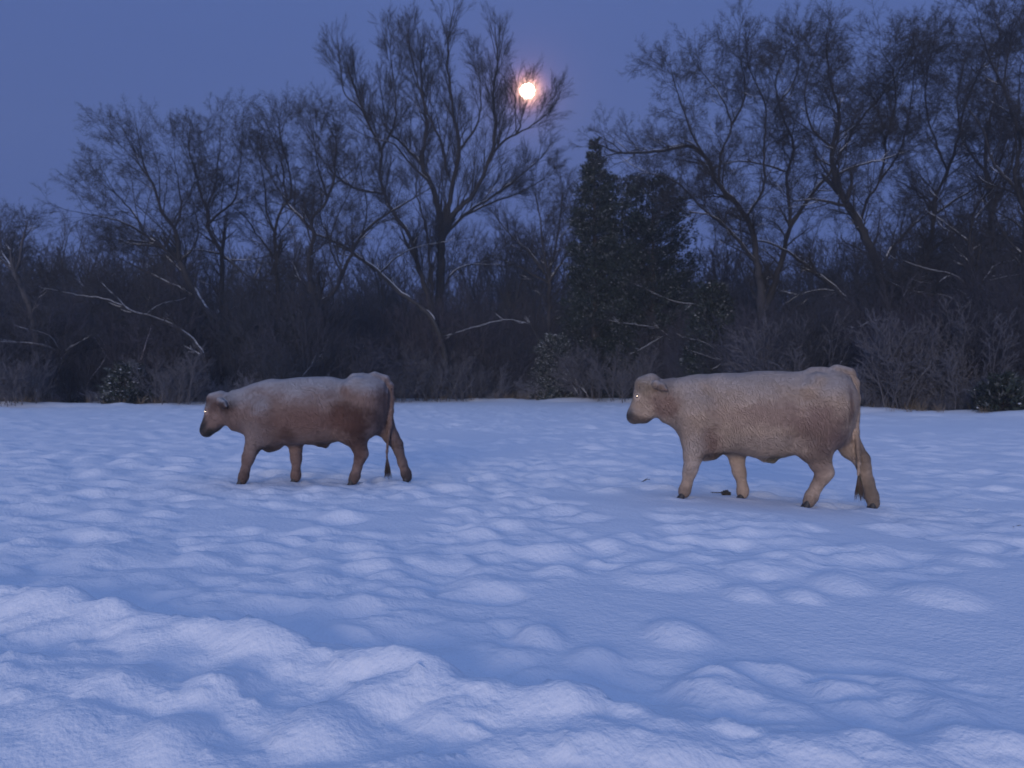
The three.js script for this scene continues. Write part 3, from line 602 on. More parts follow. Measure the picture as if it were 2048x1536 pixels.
function buildEvergreens() {
  evergreen('evergreen_tree', 'dark evergreen with the thin pointed spire, leftmost of the tall evergreens', 'evergreen', 1190, 274, 58, [[0, 5], [40, 11], [75, 24], [120, 34], [190, 44], [300, 58], [420, 66], [540, 60]], 401, 0.06);
  evergreen('evergreen_tree', 'dark evergreen between the spired one and the broad one', 'evergreen', 1243, 350, 59.5, [[0, 22], [25, 42], [70, 60], [200, 78], [400, 86], [480, 80]], 402, 0.06);
  evergreen('evergreen_tree', 'broad dark evergreen with a blunt lumpy top, rightmost of the tall evergreens', 'evergreen', 1306, 352, 56.5, [[0, 30], [22, 52], [60, 68], [130, 78], [180, 84], [300, 92], [440, 96], [480, 86]], 403, 0.05);
  evergreen('evergreen_shrub', 'snow dusted evergreen shrub at the field edge below the spired evergreen', 'shrub', 1112, 672, 55.5, [[0, 14], [30, 34], [70, 46], [130, 50]], 404, 0.5);
  evergreen('evergreen_shrub', 'snowy bluish evergreen shrub at the field edge left of the left cow', 'shrub', 252, 725, 43.5, [[0, 14], [20, 30], [60, 40], [90, 38]], 405, 0.3);
  evergreen('evergreen_shrub', 'dark little evergreen inside the brush above the back of the left cow', 'shrub', 590, 628, 50, [[0, 10], [30, 28], [90, 42], [170, 48]], 406, 0.08);
  evergreen('evergreen_shrub', 'green little evergreen in the brush just right of the tall evergreens', 'shrub', 1425, 560, 47, [[0, 14], [40, 34], [120, 48], [240, 56]], 407, 0.08);
  evergreen('evergreen_shrub', 'low dark bush at the right edge, standing out into the snow', 'shrub', 2002, 752, 30.5, [[0, 16], [20, 34], [50, 44], [80, 42]], 408, 0.12);
}
function buildShrubs() {
  const bo = { max: 3, kids: [9, 6, 5], angle: 0.62, ratio: 0.5, wander: 0.5, up: 0.05, rmin: 0.005, snow: 0.15, r: 0.016, rmin: 0.005, snowy: true, dark: 3.1, rime: 0.011 };
  const kinds = [501, 502, 503].map((s) => brushGeometry(s, 1.6, 16, 0.6, bo));
  const R = rng(55);
  for (const [px, py, d, s, label] of [
    [870, 0, 55, 1.3, 'pale frosted leafless shrub at the field edge right of the left cow'],
    [935, 0, 55.5, 1.0, 'low frosted shrub right of the pale shrub, at the far middle of the field edge'],
    [1190, 0, 54, 1.25, 'frosted leafless shrub in front of the foot of the spired evergreen'],
    [1250, 0, 51, 1.2, 'frosted leafless shrub just left above the head of the right cow'],
    [30, 0, 42.5, 1.1, 'frosted shrub at the field edge, furthest left'],
    [335, 0, 44, 1.1, 'frosted shrub at the field edge close left of the head of the left cow'],
    [1770, 0, 35, 1.25, 'frosted leafless shrub close behind the rump of the right cow'],
    [1855, 0, 34, 1.6, 'tall pale frosted shrub at the field edge in the right quarter'],
    [1925, 0, 33.5, 1.3, 'pale frosted shrub left of the low dark bush at the right edge'],
    [1600, 0, 39, 1.5, 'frosted shrub showing above the back of the right cow'],
    [805, 0, 53, 0.85, 'little dark green and frosty shrub close behind the tail of the left cow'],
  ]) {
    const b = at(px, 0, d - 1.2), root = base('frosted_shrub', [b[0], macro(b[0], b[2]), b[2]]), k = kinds[Math.floor(R() * 3)];
    mesh('stems', k[0], M.bark, root); if (k[1]) mesh('snow', k[1], M.lodged, root).userData.kind = 'stuff';
    root.rotation.y = R() * 6.28; root.scale.setScalar(s * 1.55);
    tag(root, label, 'shrub');
  }
  // dry grass and weed stalks poking through the snow at the edge of the field
  const gb = new Builder();
  for (let n = 0; n < 420; n++) {
    const ax = (R() * 2 - 1) * 0.7, d = edgeD(ax) - 1.6 + 3.2 * R(), x0 = ax * d, z0 = -d, y0 = macro(x0, z0);
    if (fbm(x0 * 0.3, 21, z0 * 0.3) < -0.05) continue;
    const blades = 6 + Math.floor(9 * R()), h = 0.25 + 0.5 * R(), c = 0.6 + 0.6 * R();
    for (let m = 0; m < blades; m++) {
      const a = R() * 6.28, q = 0.12 * R(), lean = 0.15 + 0.35 * R(), p = [x0 + Math.cos(a) * q, y0 - 0.03, z0 + Math.sin(a) * q], l = h * (0.5 + 0.7 * R());
      gb.tube([p, add(p, [Math.cos(a) * lean * 0.4, 0.6, Math.sin(a) * lean * 0.4], l), add(p, [Math.cos(a) * lean, 1, Math.sin(a) * lean], l)], [0.007, 0.006, 0.003], 3, [0.21 * c, 0.16 * c, 0.11 * c]);
    }
  }
  tag(mesh('dry_grass', gb.geometry(), M.straw, scene, true), 'dry grass and weed stalks poking through snow along the woods', 'dry grass', null, 'stuff');
}

// ---------------------------------------------------------------- cattle
const smin = (a, b, k) => { const h = Math.max(k - Math.abs(a - b), 0) / k; return Math.min(a, b) - h * h * k * 0.25; };
function cone(x, y, z, a, b) {                              // distance to a tapered capsule, a and b = [x, y, z, r]
  const ex = b[0] - a[0], ey = b[1] - a[1], ez = b[2] - a[2], px = x - a[0], py = y - a[1], pz = z - a[2], t = clamp((px * ex + py * ey + pz * ez) / (ex * ex + ey * ey + ez * ez + 1e-9), 0, 1);
  return Math.hypot(px - ex * t, py - ey * t, pz - ez * t) - lerp(a[3], b[3], t);
}
function surfaceNets(f, lo, hi, step) {
  const nx = Math.ceil((hi[0] - lo[0]) / step) + 1, ny = Math.ceil((hi[1] - lo[1]) / step) + 1, nz = Math.ceil((hi[2] - lo[2]) / step) + 1, v = new Float32Array(nx * ny * nz), id = new Int32Array(nx * ny * nz).fill(-1), P = [], I = [];
  for (let k = 0, q = 0; k < nz; k++) for (let j = 0; j < ny; j++) for (let i = 0; i < nx; i++, q++) v[q] = f(lo[0] + i * step, lo[1] + j * step, lo[2] + k * step);
  const at3 = (i, j, k) => i + nx * (j + ny * k), E = [[0, 1], [2, 3], [4, 5], [6, 7], [0, 2], [1, 3], [4, 6], [5, 7], [0, 4], [1, 5], [2, 6], [3, 7]];
  for (let k = 0; k < nz - 1; k++) for (let j = 0; j < ny - 1; j++) for (let i = 0; i < nx - 1; i++) {
    const c = []; let m = 0;
    for (let b = 0; b < 8; b++) { const s = v[at3(i + (b & 1), j + ((b >> 1) & 1), k + (b >> 2))]; c.push(s); if (s < 0) m |= 1 << b; }
    if (m === 0 || m === 255) continue;
    let x = 0, y = 0, z = 0, n = 0;
    for (const [a, b] of E) if ((c[a] < 0) !== (c[b] < 0)) { const t = c[a] / (c[a] - c[b]); x += lerp(a & 1, b & 1, t); y += lerp((a >> 1) & 1, (b >> 1) & 1, t); z += lerp(a >> 2, b >> 2, t); n++; }
    id[at3(i, j, k)] = P.length / 3;
    P.push(lo[0] + (i + x / n) * step, lo[1] + (j + y / n) * step, lo[2] + (k + z / n) * step);
  }
  for (let k = 1; k < nz - 1; k++) for (let j = 1; j < ny - 1; j++) for (let i = 1; i < nx - 1; i++) {
    const s = v[at3(i, j, k)] < 0, quad = (a, b, c, d) => { if (s) I.push(a, b, c, a, c, d); else I.push(a, c, b, a, d, c); };
    if (s !== v[at3(i + 1, j, k)] < 0) quad(id[at3(i, j - 1, k - 1)], id[at3(i, j, k - 1)], id[at3(i, j, k)], id[at3(i, j - 1, k)]);
    if (s !== v[at3(i, j + 1, k)] < 0) quad(id[at3(i - 1, j, k - 1)], id[at3(i - 1, j, k)], id[at3(i, j, k)], id[at3(i, j, k - 1)]);
    if (s !== v[at3(i, j, k + 1)] < 0) quad(id[at3(i - 1, j - 1, k)], id[at3(i, j - 1, k)], id[at3(i, j, k)], id[at3(i - 1, j, k)]);
  }
  return [P, I];
}
function cow(spec) {
  const R = rng(spec.seed), yaw = spec.yaw, cs = Math.cos(yaw), sn = Math.sin(yaw);
  const X0 = (spec.mid - CX) / F * -spec.z, o = [X0, macro(X0, spec.z), spec.z];
  // picture position -> metres along and above in the upright plane through the animal
  const uv = (zx, zy) => {
    const px = spec.ox + zx / spec.zoom, py = spec.oy + zy / spec.zoom, rx = (px - CX) / F, ry = -(py - CY) / F;
    // plane: points o + u * (cs, 0, -sn); ray: t * (rx, ry, -1)
    const den = cs - rx * sn, u = (rx * -o[2] - o[0]) / den, t = -o[2] + u * sn;
    return [u, EYE + ry * t - o[1]];
  };
  const mpp = -spec.z / F / spec.zoom;                       // metres per zoomed pixel
  const part = (list, w) => list.map(([x, y, r, dw]) => [...uv(x, y), w + (dw ?? 0), r * mpp]);
  const st = spec.trunk.map(([x, top, bot, hw, sh]) => { const a = uv(x, top), b = uv(x, bot); return [(a[0] + b[0]) / 2, (a[1] + b[1]) / 2, (a[1] - b[1]) / 2, hw, sh ?? 0]; });
  const U = st.map((s) => s[0]);
  const cat = (x, c) => { let i = 1; while (i < U.length - 1 && x > U[i]) i++; const p = (k) => st[clamp(k, 0, st.length - 1)][c], t = clamp((x - U[i - 1]) / (U[i] - U[i - 1]), 0, 1), m0 = (p(i) - p(i - 2)) / 2, m1 = (p(i + 1) - p(i - 1)) / 2, a = p(i - 1), b = p(i); return a + m0 * t + (3 * (b - a) - 2 * m0 - m1) * t * t + (2 * (a - b) + m0 + m1) * t * t * t; };
  const u0 = U[0], u1 = U[U.length - 1];
  const LUT = 256, lut = [0, 1, 2, 3].map((c) => Float32Array.from({ length: LUT + 1 }, (_, i) => c === 0 ? 0 : cat(u0 + (u1 - u0) * i / LUT, c)));
  const get = (x, c) => { const f = clamp((x - u0) / (u1 - u0), 0, 1) * LUT, i = Math.min(LUT - 1, Math.floor(f)); return lerp(lut[c][i], lut[c][i + 1], f - i); };
  const trunk = (x, y, z) => {
    const cy = get(x, 1), hh = get(x, 2), hw = get(x, 3), dy = (y - cy) / hh, taper = 1 - 0.22 * Math.max(0, dy) * Math.max(0, dy), dz = z / (hw * taper), e = Math.sqrt(Math.sqrt(dy ** 4 + dz ** 4 + 1.25 * dy * dy * dz * dz));
    let d = (e - 1) * Math.min(hh, hw) * 0.85;
    const over = x < u0 ? u0 - x : x > u1 ? x - u1 : 0;
    return over ? Math.hypot(Math.max(d, 0), over) + Math.min(d, 0) * 0.3 : d;
  };
  const chains = [];
  const chain = (pts, k, k0) => { for (let i = 1; i < pts.length; i++) chains.push([pts[i - 1], pts[i], i === 1 ? (k0 ?? k) : k, Math.min(pts[i - 1][0], pts[i][0]) - Math.max(pts[i - 1][3], pts[i][3]) - 0.25, Math.max(pts[i - 1][0], pts[i][0]) + Math.max(pts[i - 1][3], pts[i][3]) + 0.25]); };
  const hooves = [];
  for (const [w, pts, slant] of spec.legs) {
    const c = part(pts, w), e = c[c.length - 1], wx = o[0] + e[0] * cs + e[2] * sn, wz = o[2] - e[0] * sn + e[2] * cs, gy = macro(wx, wz) - o[1] - 0.02;
    const shift = gy + 0.075 - e[1];                        // the foot stands on the snow
    c.forEach((q, i) => { q[1] += shift * Math.pow(i / (c.length - 1), 2); });
    chain(c, 0.035, 0.12);
    hooves.push([e[0], e[1], e[2], slant, e[3]]); feet.push([wx, wz]);
  }
  chain(part(spec.neck, 0), 0.1);
  chain(part(spec.head, 0), 0.03, 0.07);
  for (const s of [1, -1]) {
    const e = spec.ear.map(([x, y, r, dw]) => [...uv(x, y), s * dw, r * mpp]); chain(e, 0.018);
    chain(spec.cheek.map(([x, y, r, dw]) => [...uv(x, y), s * dw, r * mpp]), 0.05);
  }
  for (const s of [1, -1]) for (const b of spec.bones) chain(b.map(([x, y, r, dw]) => [...uv(x, y), s * dw, r * mpp]), 0.11);
  for (const b of spec.bumps) chain(part(b, b.w ?? 0), 0.07);
  chain(part(spec.tail, 0.01), 0.025, 0.05);
  const f = (x, y, z) => {
    let d = trunk(x, y, z);
    for (const [a, b, k, x0, x1] of chains) if (x > x0 && x < x1) d = smin(d, cone(x, y, z, a, b), k);
    return d - 0.006 * n3(x * 6, y * 6, z * 6) - 0.0012 * n3(x * 22, y * 22, z * 22);
  };
  const lo = [uv(spec.box[0], 0)[0] - 0.1, -0.12, -0.5], hi = [uv(spec.box[1], 0)[0] + 0.12, 1.55, 0.5];
  const [P, I] = surfaceNets(f, lo, hi, 0.0125);
  const n = P.length / 3, N = new Float32Array(n * 3), C = new Float32Array(n * 3), e = 0.006, wet = (p) => spec.coat(p, uv);
  // where a picture point lies, for the coat's patches and painted shading
  const spot = (x, y, r) => [...uv(x, y), r * mpp];
  const patches = spec.patches.map(([x, y, rx, ry, col, k, side]) => [...uv(x, y), rx * mpp, ry * mpp, col, k, side ?? 1]);
  const colour = (x, y, z, ny) => {
    const nz = fbm(x * 4.5, y * 4.5, z * 4.5), fine = n3(x * 26, y * 26, z * 26);
    let c = spec.base.map((b, i) => b * (1 + 0.16 * nz + 0.12 * fine));
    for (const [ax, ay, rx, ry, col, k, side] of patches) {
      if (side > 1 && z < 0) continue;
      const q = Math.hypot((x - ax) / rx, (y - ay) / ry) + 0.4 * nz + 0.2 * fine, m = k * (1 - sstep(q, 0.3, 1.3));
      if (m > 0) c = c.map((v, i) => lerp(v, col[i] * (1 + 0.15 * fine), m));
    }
    const skyTint = spec.skyTint * sstep(ny + 0.14 * nz + 0.1 * fine, 0.05, 0.95) * (y > 0.8 ? 1 : 0);  // upward faces paler and bluish: sky light painted into the coat
    return c.map((v, i) => lerp(v, [0.5, 0.5, 0.53][i], skyTint));
  };
  for (let k = 0; k < n; k++) {
    for (let it = 0; it < 2; it++) {
      const [x, y, z] = [P[k * 3], P[k * 3 + 1], P[k * 3 + 2]], gx = f(x + e, y, z) - f(x - e, y, z), gy = f(x, y + e, z) - f(x, y - e, z), gz = f(x, y, z + e) - f(x, y, z - e), l2 = (gx * gx + gy * gy + gz * gz) / (4 * e * e), s = clamp(f(x, y, z) / Math.max(l2, 0.2), -0.008, 0.008) / (2 * e);
      P[k * 3] -= gx * s; P[k * 3 + 1] -= gy * s; P[k * 3 + 2] -= gz * s;
    }
    const [x, y, z] = [P[k * 3], P[k * 3 + 1], P[k * 3 + 2]], g = norm([f(x + e, y, z) - f(x - e, y, z), f(x, y + e, z) - f(x, y - e, z), f(x, y, z + e) - f(x, y, z - e)]);
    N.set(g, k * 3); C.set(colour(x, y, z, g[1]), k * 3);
  }
  const g = new THREE.BufferGeometry();
  g.setAttribute('position', new THREE.Float32BufferAttribute(P, 3)); g.setAttribute('normal', new THREE.BufferAttribute(N, 3)); g.setAttribute('color', new THREE.BufferAttribute(C, 3)); g.setIndex(I);
  const root = base('cow', o); root.rotation.y = yaw;
  mesh('body', g, M.coat, root);
  // winter coat: short hairs lying back and down
  const hb = new Builder(), eyeAt = uv(...spec.eye);
  for (let q = 0; q < I.length; q += 3) {
    const a = I[q], ab = [0, 1, 2].map((i) => P[I[q + 1] * 3 + i] - P[a * 3 + i]), ac = [0, 1, 2].map((i) => P[I[q + 2] * 3 + i] - P[a * 3 + i]), times = spec.hairs * Math.hypot(...cross(ab, ac)) * 0.5;
    for (let m = 0; m < Math.floor(times + R()); m++) {
      const b = I[q + 1], c = I[q + 2], s = Math.sqrt(R()), t = R(), wa = 1 - s, wb = s * (1 - t), wc = s * t, p = [0, 1, 2].map((i) => P[a * 3 + i] * wa + P[b * 3 + i] * wb + P[c * 3 + i] * wc), nn = [N[a * 3], N[a * 3 + 1], N[a * 3 + 2]];
      const low = p[1] < 0.42, lie = add([0.55, -0.7 - (low ? 0.6 : 0), 0], rand3(R), 0.55), tang = norm(add(lie, nn, -dot(lie, nn))), dir = norm(add(tang, nn, low ? 0.14 : 0.16)), L = (low ? 0.012 : 0.02) * (0.6 + 0.8 * R()), w = norm(cross(dir, nn)), wd = 0.0006;
      if (Math.hypot(p[0] - eyeAt[0], p[1] - eyeAt[1]) < 0.035) continue;
      const tone = 0.95 + 0.12 * R(), cc = [0, 1, 2].map((i) => C[a * 3 + i] * tone);
      hb.tri(add(p, w, wd), add(p, w, -wd), add(p, dir, L), norm(add(nn, tang, 0.25)), cc);
    }
  }
  if (hb.count) mesh('hair', hb.geometry(), M.hair, root).userData.kind = 'stuff';
  tris += hb.count + I.length / 3;
  // tail switch
  const tb = new Builder(), tip = part(spec.tail, 0.01).slice(-2);
  for (let k = 0; k < 120; k++) {
    const s = R(), p = add(tip[0].slice(0, 3), [tip[1][0] - tip[0][0], tip[1][1] - tip[0][1], 0], 0.5 + 0.6 * s), d = norm([(R() - 0.5) * 0.4 + 0.05, -1, (R() - 0.5) * 0.4]), L = 0.16 + 0.12 * R();
    tb.tube([p, add(p, d, L * 0.5), add(add(p, d, L), [0.01 * (R() - 0.5), 0, 0.02 * (R() - 0.5)])], [0.003, 0.003, 0.0012], 3, spec.switch.map((c) => c * (0.7 + 0.6 * R())));
  }
  mesh('tail_switch', tb.geometry(), M.hair, root);
  for (const [hx, hy, hz, slant, r] of hooves) {            // two claws, wider at the ground
    const hg = new Builder();
    for (const s of [1, -1]) {
      const cl = r * 0.52, pts = [[hx - 0.005, hy + 0.025, hz + s * cl * 0.85], [hx - 0.012 - slant * 0.2, hy - 0.02, hz + s * cl * 0.95], [hx - 0.022 - slant * 0.5, hy - 0.068, hz + s * cl]];
      hg.tube(pts, [cl * 0.98, cl * 1.1, cl * 1.22], 10, [1, 1, 1], true);
      const toe = [hx - 0.05 - slant * 0.6, hy - 0.066, hz + s * cl * 0.8];
      hg.tube([pts[1], toe], [cl * 0.9, cl * 0.5], 8, [1, 1, 1], true);
    }
    mesh('hoof', hg.geometry(), M.hoof, root);
  }
  for (const s of [1, -1]) {
    const [eu, ev] = uv(...spec.eye), w = findSide(f, eu, ev, s), eg = new THREE.SphereGeometry(0.018, 20, 14), em = mesh('eye', eg, M.eye, root);
    em.position.set(eu, ev, w - s * 0.004);
    if (s > 0) {                                            // mirror cap added before the eyeball for the eyeshine glint
      const cap = new THREE.SphereGeometry(0.085, 24, 10, 0, Math.PI * 2, 0, 0.2); cap.translate(0, -0.085, 0); cap.scale(1.0, 1, 0.36);
      const pm = mesh('eye_glint', cap, M.shine, em);
      // faces half way between the camera and the afterglow
      const wp = [o[0] + eu * cs + w * sn, o[1] + ev, o[2] - eu * sn + w * cs], toEye = norm([-wp[0], EYE - wp[1], -wp[2]]), half = norm(add(toEye, SUN)), lx = half[0] * cs - half[2] * sn, lz = half[0] * sn + half[2] * cs;
      const hv = new THREE.Vector3(lx, half[1], lz);
      pm.quaternion.setFromUnitVectors(new THREE.Vector3(0, 1, 0), hv);
      pm.position.copy(hv).multiplyScalar(0.0235);
    }
  }
  return tag(root, spec.label, 'cow');
}
function findSide(f, x, y, s) { let a = 0, b = 0.4; for (let k = 0; k < 24; k++) { const m = (a + b) / 2; if (f(x, y, s * m) < 0) a = m; else b = m; } return s * a; }

function buildCows() {
  const DARK = [0.07, 0.045, 0.035], RUST = [0.21, 0.11, 0.085], MUD = [0.085, 0.040, 0.030];
  cow({
    label: 'reddish tan cow walking left, left of the two, with dark muzzle and muddy thigh', seed: 7, z: COWS.left.z, yaw: COWS.left.yaw, mid: 575, ox: 370, oy: 700, zoom: 4.096, box: [110, 1870],
    base: [0.26, 0.172, 0.142], skyTint: 0.75, hairs: 26000, switch: [0.10, 0.07, 0.055],
    trunk: [[395, 350, 640, 0.13], [470, 322, 672, 0.15], [540, 288, 712, 0.19], [620, 258, 762, 0.23], [700, 240, 800, 0.265], [800, 236, 778, 0.3], [900, 227, 768, 0.34], [1000, 220, 774, 0.355], [1100, 217, 774, 0.35], [1200, 221, 762, 0.33], [1300, 238, 742, 0.3], [1400, 210, 735, 0.27], [1500, 200, 715, 0.25], [1580, 204, 670, 0.21], [1640, 245, 590, 0.16], [1665, 300, 520, 0.12]],
    neck: [[310, 470, 80], [430, 490, 135], [560, 500, 190]], bones: [[[1372, 310, 30, 0.215], [1420, 270, 26, 0.17]], [[1590, 330, 30, 0.12], [1612, 360, 26, 0.11]], [[560, 545, 60, 0.16], [640, 340, 40, 0.10]], [[1340, 690, 60, 0.2], [1400, 640, 60, 0.24]]],
    head: [[290, 440, 84], [246, 495, 76], [214, 575, 60], [188, 630, 54], [176, 664, 50]],
    cheek: [[300, 560, 60, 0.04], [240, 615, 44, 0.032], [180, 655, 40, 0.04]],
    ear: [[298, 412, 18, 0.08], [325, 422, 30, 0.15], [360, 440, 29, 0.205], [394, 462, 10, 0.25]],
    bumps: [[[225, 395, 44], [285, 385, 46]], [[690, 790, 46], [740, 770, 50]], [[1120, 755, 36], [1150, 782, 20]], [[1390, 232, 36], [1440, 238, 40]]],
    legs: [
      [0.13, [[650, 560, 125, 0.04], [610, 720, 76], [575, 800, 56], [546, 872, 48], [538, 905, 40], [520, 975, 33], [507, 1030, 39], [498, 1062, 38]], 0.03],
      [-0.14, [[850, 620, 100], [878, 740, 62], [884, 830, 50], [886, 895, 45], [888, 925, 37], [887, 985, 31], [885, 1034, 38], [884, 1062, 39]], 0.01],
      [0.15, [[1480, 400, 150, -0.02], [1440, 590, 132], [1425, 700, 92], [1446, 790, 58], [1466, 848, 50], [1450, 890, 42], [1430, 960, 36], [1410, 1030, 40], [1394, 1072, 39]], 0.02],
      [-0.13, [[1560, 480, 130], [1610, 610, 88], [1680, 720, 62], [1724, 786, 48], [1738, 840, 40], [1770, 950, 36], [1800, 1045, 41], [1810, 1088, 40]], 0.0],
    ],
    tail: [[1560, 215, 34], [1640, 240, 34], [1680, 300, 30], [1690, 400, 27], [1688, 500, 22], [1680, 620, 16], [1664, 740, 12], [1655, 830, 10], [1654, 880, 8]],
    eye: [192, 503],
    patches: [
      [1400, 560, 190, 130, MUD, 0.95, 2], [1430, 770, 100, 190, MUD, 0.7], [410, 440, 100, 100, [0.055, 0.032, 0.03], 0.9], [1060, 570, 330, 110, RUST, 0.6], [880, 690, 90, 80, MUD, 0.6, 2], [1640, 470, 60, 260, [0.12, 0.075, 0.065], 0.6],
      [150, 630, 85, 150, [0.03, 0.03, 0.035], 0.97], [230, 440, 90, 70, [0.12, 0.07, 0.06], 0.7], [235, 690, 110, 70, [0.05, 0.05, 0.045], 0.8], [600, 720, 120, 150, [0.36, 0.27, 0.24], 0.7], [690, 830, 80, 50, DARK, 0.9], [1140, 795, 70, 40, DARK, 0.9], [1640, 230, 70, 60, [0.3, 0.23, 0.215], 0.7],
      [500, 1060, 130, 110, DARK, 0.6], [885, 1060, 130, 110, [0.16, 0.1, 0.08], 0.7], [1400, 1060, 130, 110, DARK, 0.6], [1810, 1070, 140, 130, [0.05, 0.04, 0.04], 0.9], [1750, 850, 120, 120, [0.13, 0.095, 0.085], 0.6], [520, 900, 60, 90, [0.12, 0.08, 0.07], 0.5],
    ], coat: () => 0,
  });
  cow({
    label: 'pale cream cow walking left, right of the two, standing closer to the camera', seed: 8, z: COWS.right.z, yaw: COWS.right.yaw, mid: 1490, ox: 1220, oy: 700, zoom: 3.531, box: [95, 1960],
    base: [0.48, 0.345, 0.255], skyTint: 0.4, hairs: 26000, switch: [0.12, 0.085, 0.065],
    trunk: [[385, 222, 480, 0.13], [440, 208, 530, 0.16], [500, 198, 615, 0.2], [570, 184, 690, 0.24], [650, 170, 750, 0.27], [740, 164, 748, 0.3], [850, 164, 728, 0.34], [960, 156, 744, 0.37], [1080, 145, 768, 0.375], [1200, 146, 762, 0.35], [1320, 154, 742, 0.31], [1430, 144, 735, 0.28], [1530, 132, 712, 0.26], [1610, 126, 680, 0.23], [1680, 160, 620, 0.18], [1715, 230, 540, 0.13]],
    neck: [[310, 310, 86], [430, 365, 130], [580, 400, 190]], bones: [[[1392, 270, 32, 0.22], [1450, 215, 26, 0.17]], [[1640, 270, 30, 0.13], [1660, 305, 26, 0.12]], [[580, 470, 62, 0.17], [660, 275, 42, 0.11]], [[1370, 690, 62, 0.21], [1430, 630, 62, 0.25]]],
    head: [[285, 270, 86], [245, 325, 80], [215, 398, 66], [185, 448, 58], [168, 470, 52]],
    cheek: [[305, 410, 64, 0.04], [240, 458, 48, 0.032], [178, 464, 44, 0.04]],
    ear: [[303, 236, 18, 0.08], [332, 244, 30, 0.15], [368, 260, 29, 0.205], [404, 282, 10, 0.25]],
    bumps: [[[225, 235, 46], [290, 215, 46]], [[660, 735, 40], [720, 730, 40]], [[1110, 755, 36], [1145, 778, 18]], [[1440, 172, 40], [1500, 175, 42]]],
    legs: [
      [0.14, [[620, 470, 130, 0.04], [598, 640, 84], [585, 740, 66], [566, 835, 49], [556, 872, 41], [543, 935, 33], [529, 984, 39], [522, 1008, 38]], 0.03],
      [-0.14, [[850, 580, 100], [895, 700, 68], [906, 790, 52], [920, 865, 46], [928, 895, 38], [939, 950, 32], [945, 996, 39], [944, 1022, 40]], 0.01],
      [0.16, [[1540, 380, 160, -0.02], [1470, 570, 140], [1440, 690, 104], [1464, 790, 70], [1498, 858, 54], [1472, 905, 46], [1440, 960, 38], [1406, 1030, 42], [1385, 1075, 40]], 0.03],
      [-0.13, [[1620, 460, 140], [1660, 590, 100], [1720, 700, 74], [1798, 786, 54], [1816, 840, 45], [1843, 950, 39], [1870, 1050, 43], [1882, 1105, 42]], 0.0],
    ],
    tail: [[1600, 140, 34], [1690, 165, 34], [1728, 235, 30], [1736, 340, 28], [1734, 450, 24], [1738, 580, 18], [1752, 700, 14], [1758, 800, 12], [1752, 880, 9]],
    eye: [195, 325],
    patches: [
      [1430, 560, 210, 150, [0.17, 0.1, 0.08], 0.75, 2], [1440, 760, 110, 170, [0.17, 0.11, 0.09], 0.6], [380, 260, 90, 80, [0.16, 0.1, 0.07], 0.75], [1150, 440, 420, 110, [0.36, 0.235, 0.19], 0.6], [380, 400, 110, 130, [0.24, 0.135, 0.105], 0.7], [690, 660, 90, 110, [0.22, 0.125, 0.1], 0.7],  // dark shading behind the ear is painted into the coat
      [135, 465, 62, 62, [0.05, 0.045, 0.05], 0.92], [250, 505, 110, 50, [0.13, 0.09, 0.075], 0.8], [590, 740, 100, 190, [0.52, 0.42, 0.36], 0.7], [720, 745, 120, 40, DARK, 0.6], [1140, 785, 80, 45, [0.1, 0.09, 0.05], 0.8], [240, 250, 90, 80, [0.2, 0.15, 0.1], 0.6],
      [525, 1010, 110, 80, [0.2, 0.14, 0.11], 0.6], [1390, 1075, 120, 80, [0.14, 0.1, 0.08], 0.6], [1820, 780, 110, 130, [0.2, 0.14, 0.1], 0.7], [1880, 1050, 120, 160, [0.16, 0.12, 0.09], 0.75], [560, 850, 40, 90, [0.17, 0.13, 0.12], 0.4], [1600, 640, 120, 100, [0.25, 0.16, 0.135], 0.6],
      [1660, 340, 26, 160, [0.16, 0.09, 0.07], 0.8], [1140, 640, 260, 60, [0.38, 0.29, 0.24], 0.5],  // thin dark strip: shade between tail and rump painted in
    ], coat: () => 0,
  });
}

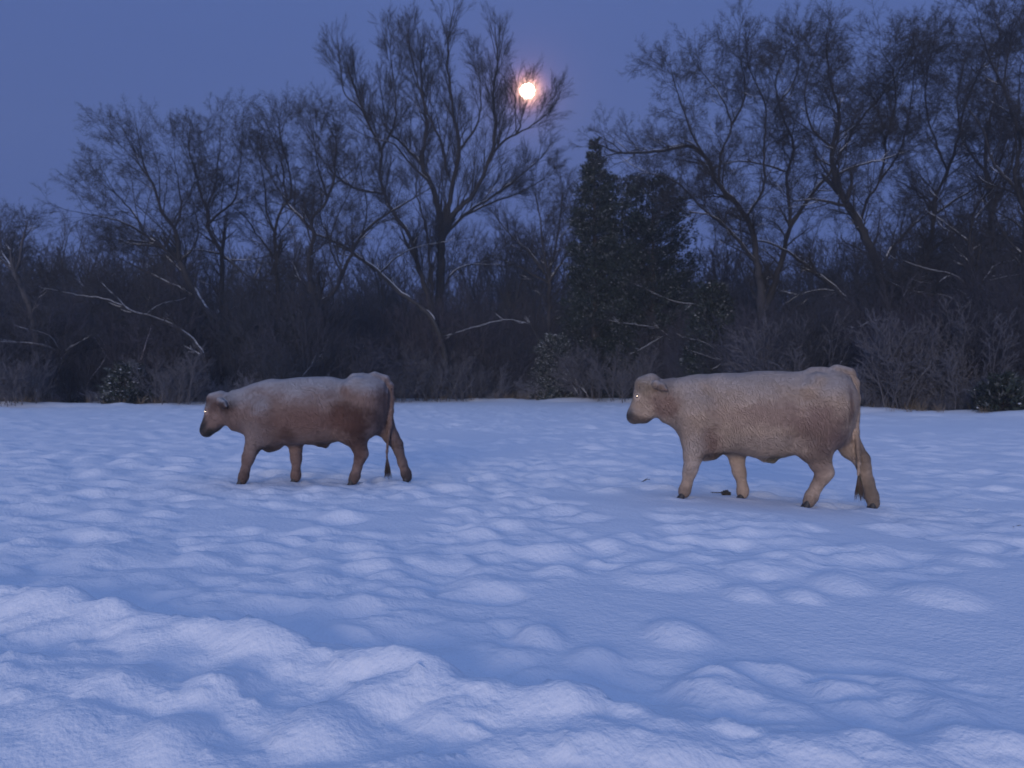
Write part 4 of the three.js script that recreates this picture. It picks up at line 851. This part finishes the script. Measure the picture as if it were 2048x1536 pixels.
// ---------------------------------------------------------------- small things on the snow
function lump(name, label, category, px, py, size, seed) {
  const g0 = onGround(px, py), R = rng(seed), root = base(name, [g0[0], macro(g0[0], g0[1]), g0[1]]), g = new THREE.IcosahedronGeometry(1, 3), p = g.attributes.position;
  for (let k = 0; k < p.count; k++) { const v = new THREE.Vector3().fromBufferAttribute(p, k), s = 1 + 0.5 * fbm(v.x * 1.7 + seed, v.y * 1.7, v.z * 1.7); p.setXYZ(k, v.x * s * size[0], v.y * s * size[1] + size[1] * 0.4, v.z * s * size[2]); }
  g.computeVertexNormals();
  mesh('clod', g, M.dirt, root);
  if (size[3]) { const tb = new Builder(); for (let k = 0; k < size[3]; k++) { const a = R() * 6.28, q = [Math.cos(a) * size[0], 0.02, Math.sin(a) * size[0] * 0.6]; tb.tube([[0, 0.02, 0], q, add(q, [Math.cos(a) * 0.12, 0.04 * R(), Math.sin(a) * 0.05])], [0.008, 0.006, 0.002], 4, [0.06, 0.045, 0.035]); } mesh('stalk', tb.geometry(), M.bark, root); }
  tag(root, label, category);
}
function stick(label, px, py, pts, seed) {
  const g0 = onGround(px, py), root = base('fallen_twig', [g0[0], macro(g0[0], g0[1]), g0[1]]), tb = new Builder();
  tb.tube(pts, pts.map((_, k) => 0.007 * (1 - 0.7 * k / pts.length)), 5, [0.05, 0.04, 0.035], true);
  const m = pts[1]; tb.tube([m, add(m, [0.07, 0.05, 0.02])], [0.004, 0.002], 4, [0.05, 0.04, 0.035]);
  mesh('stem', tb.geometry(), M.bark, root); tag(root, label, 'twig');
}

// ---------------------------------------------------------------- moon
{
  const D = 420, m = new THREE.Mesh(new THREE.SphereGeometry(D * 0.0082, 48, 32), new THREE.MeshStandardMaterial({ color: 0x000000, emissive: new THREE.Color().setRGB(1, 0.84, 0.66), emissiveIntensity: 40 }));
  m.name = 'moon'; m.position.set(MOON[0] * D, EYE + MOON[1] * D, MOON[2] * D); scene.add(m);
  tag(m, 'bright warm full moon shining behind the right branches of the tallest tree', 'moon');
}

buildCows();
buildField();
buildWoods();
buildTrees();
buildEvergreens();
buildShrubs();
lump('mud_clod', 'dark clod of mud in the snow beside the front hoof of the right cow', 'mud clod', 1452, 990, [0.05, 0.03, 0.05, 4], 3);
lump('mud_clod', 'dark scrap lying on the snow at the right edge, right of both cows', 'mud clod', 2012, 1044, [0.055, 0.018, 0.04, 3], 4);
lump('mud_clod', 'small dark speck in the trodden snow below the right cow', 'mud clod', 1702, 1182, [0.012, 0.012, 0.012, 0], 5);  // dark lump standing in for a chunk of trodden snow
stick('thin curved twig in the snow left of the front hooves of the right cow', 1283, 972, [[-0.04, -0.01, 0], [0.0, 0.03, 0.01], [0.06, 0.06, 0.02], [0.1, 0.06, 0.0]], 6);

console.log('triangles in trees and cattle: ' + tris + ', sprays of twigs: ' + sprayCount);
renderer.render(scene, camera);
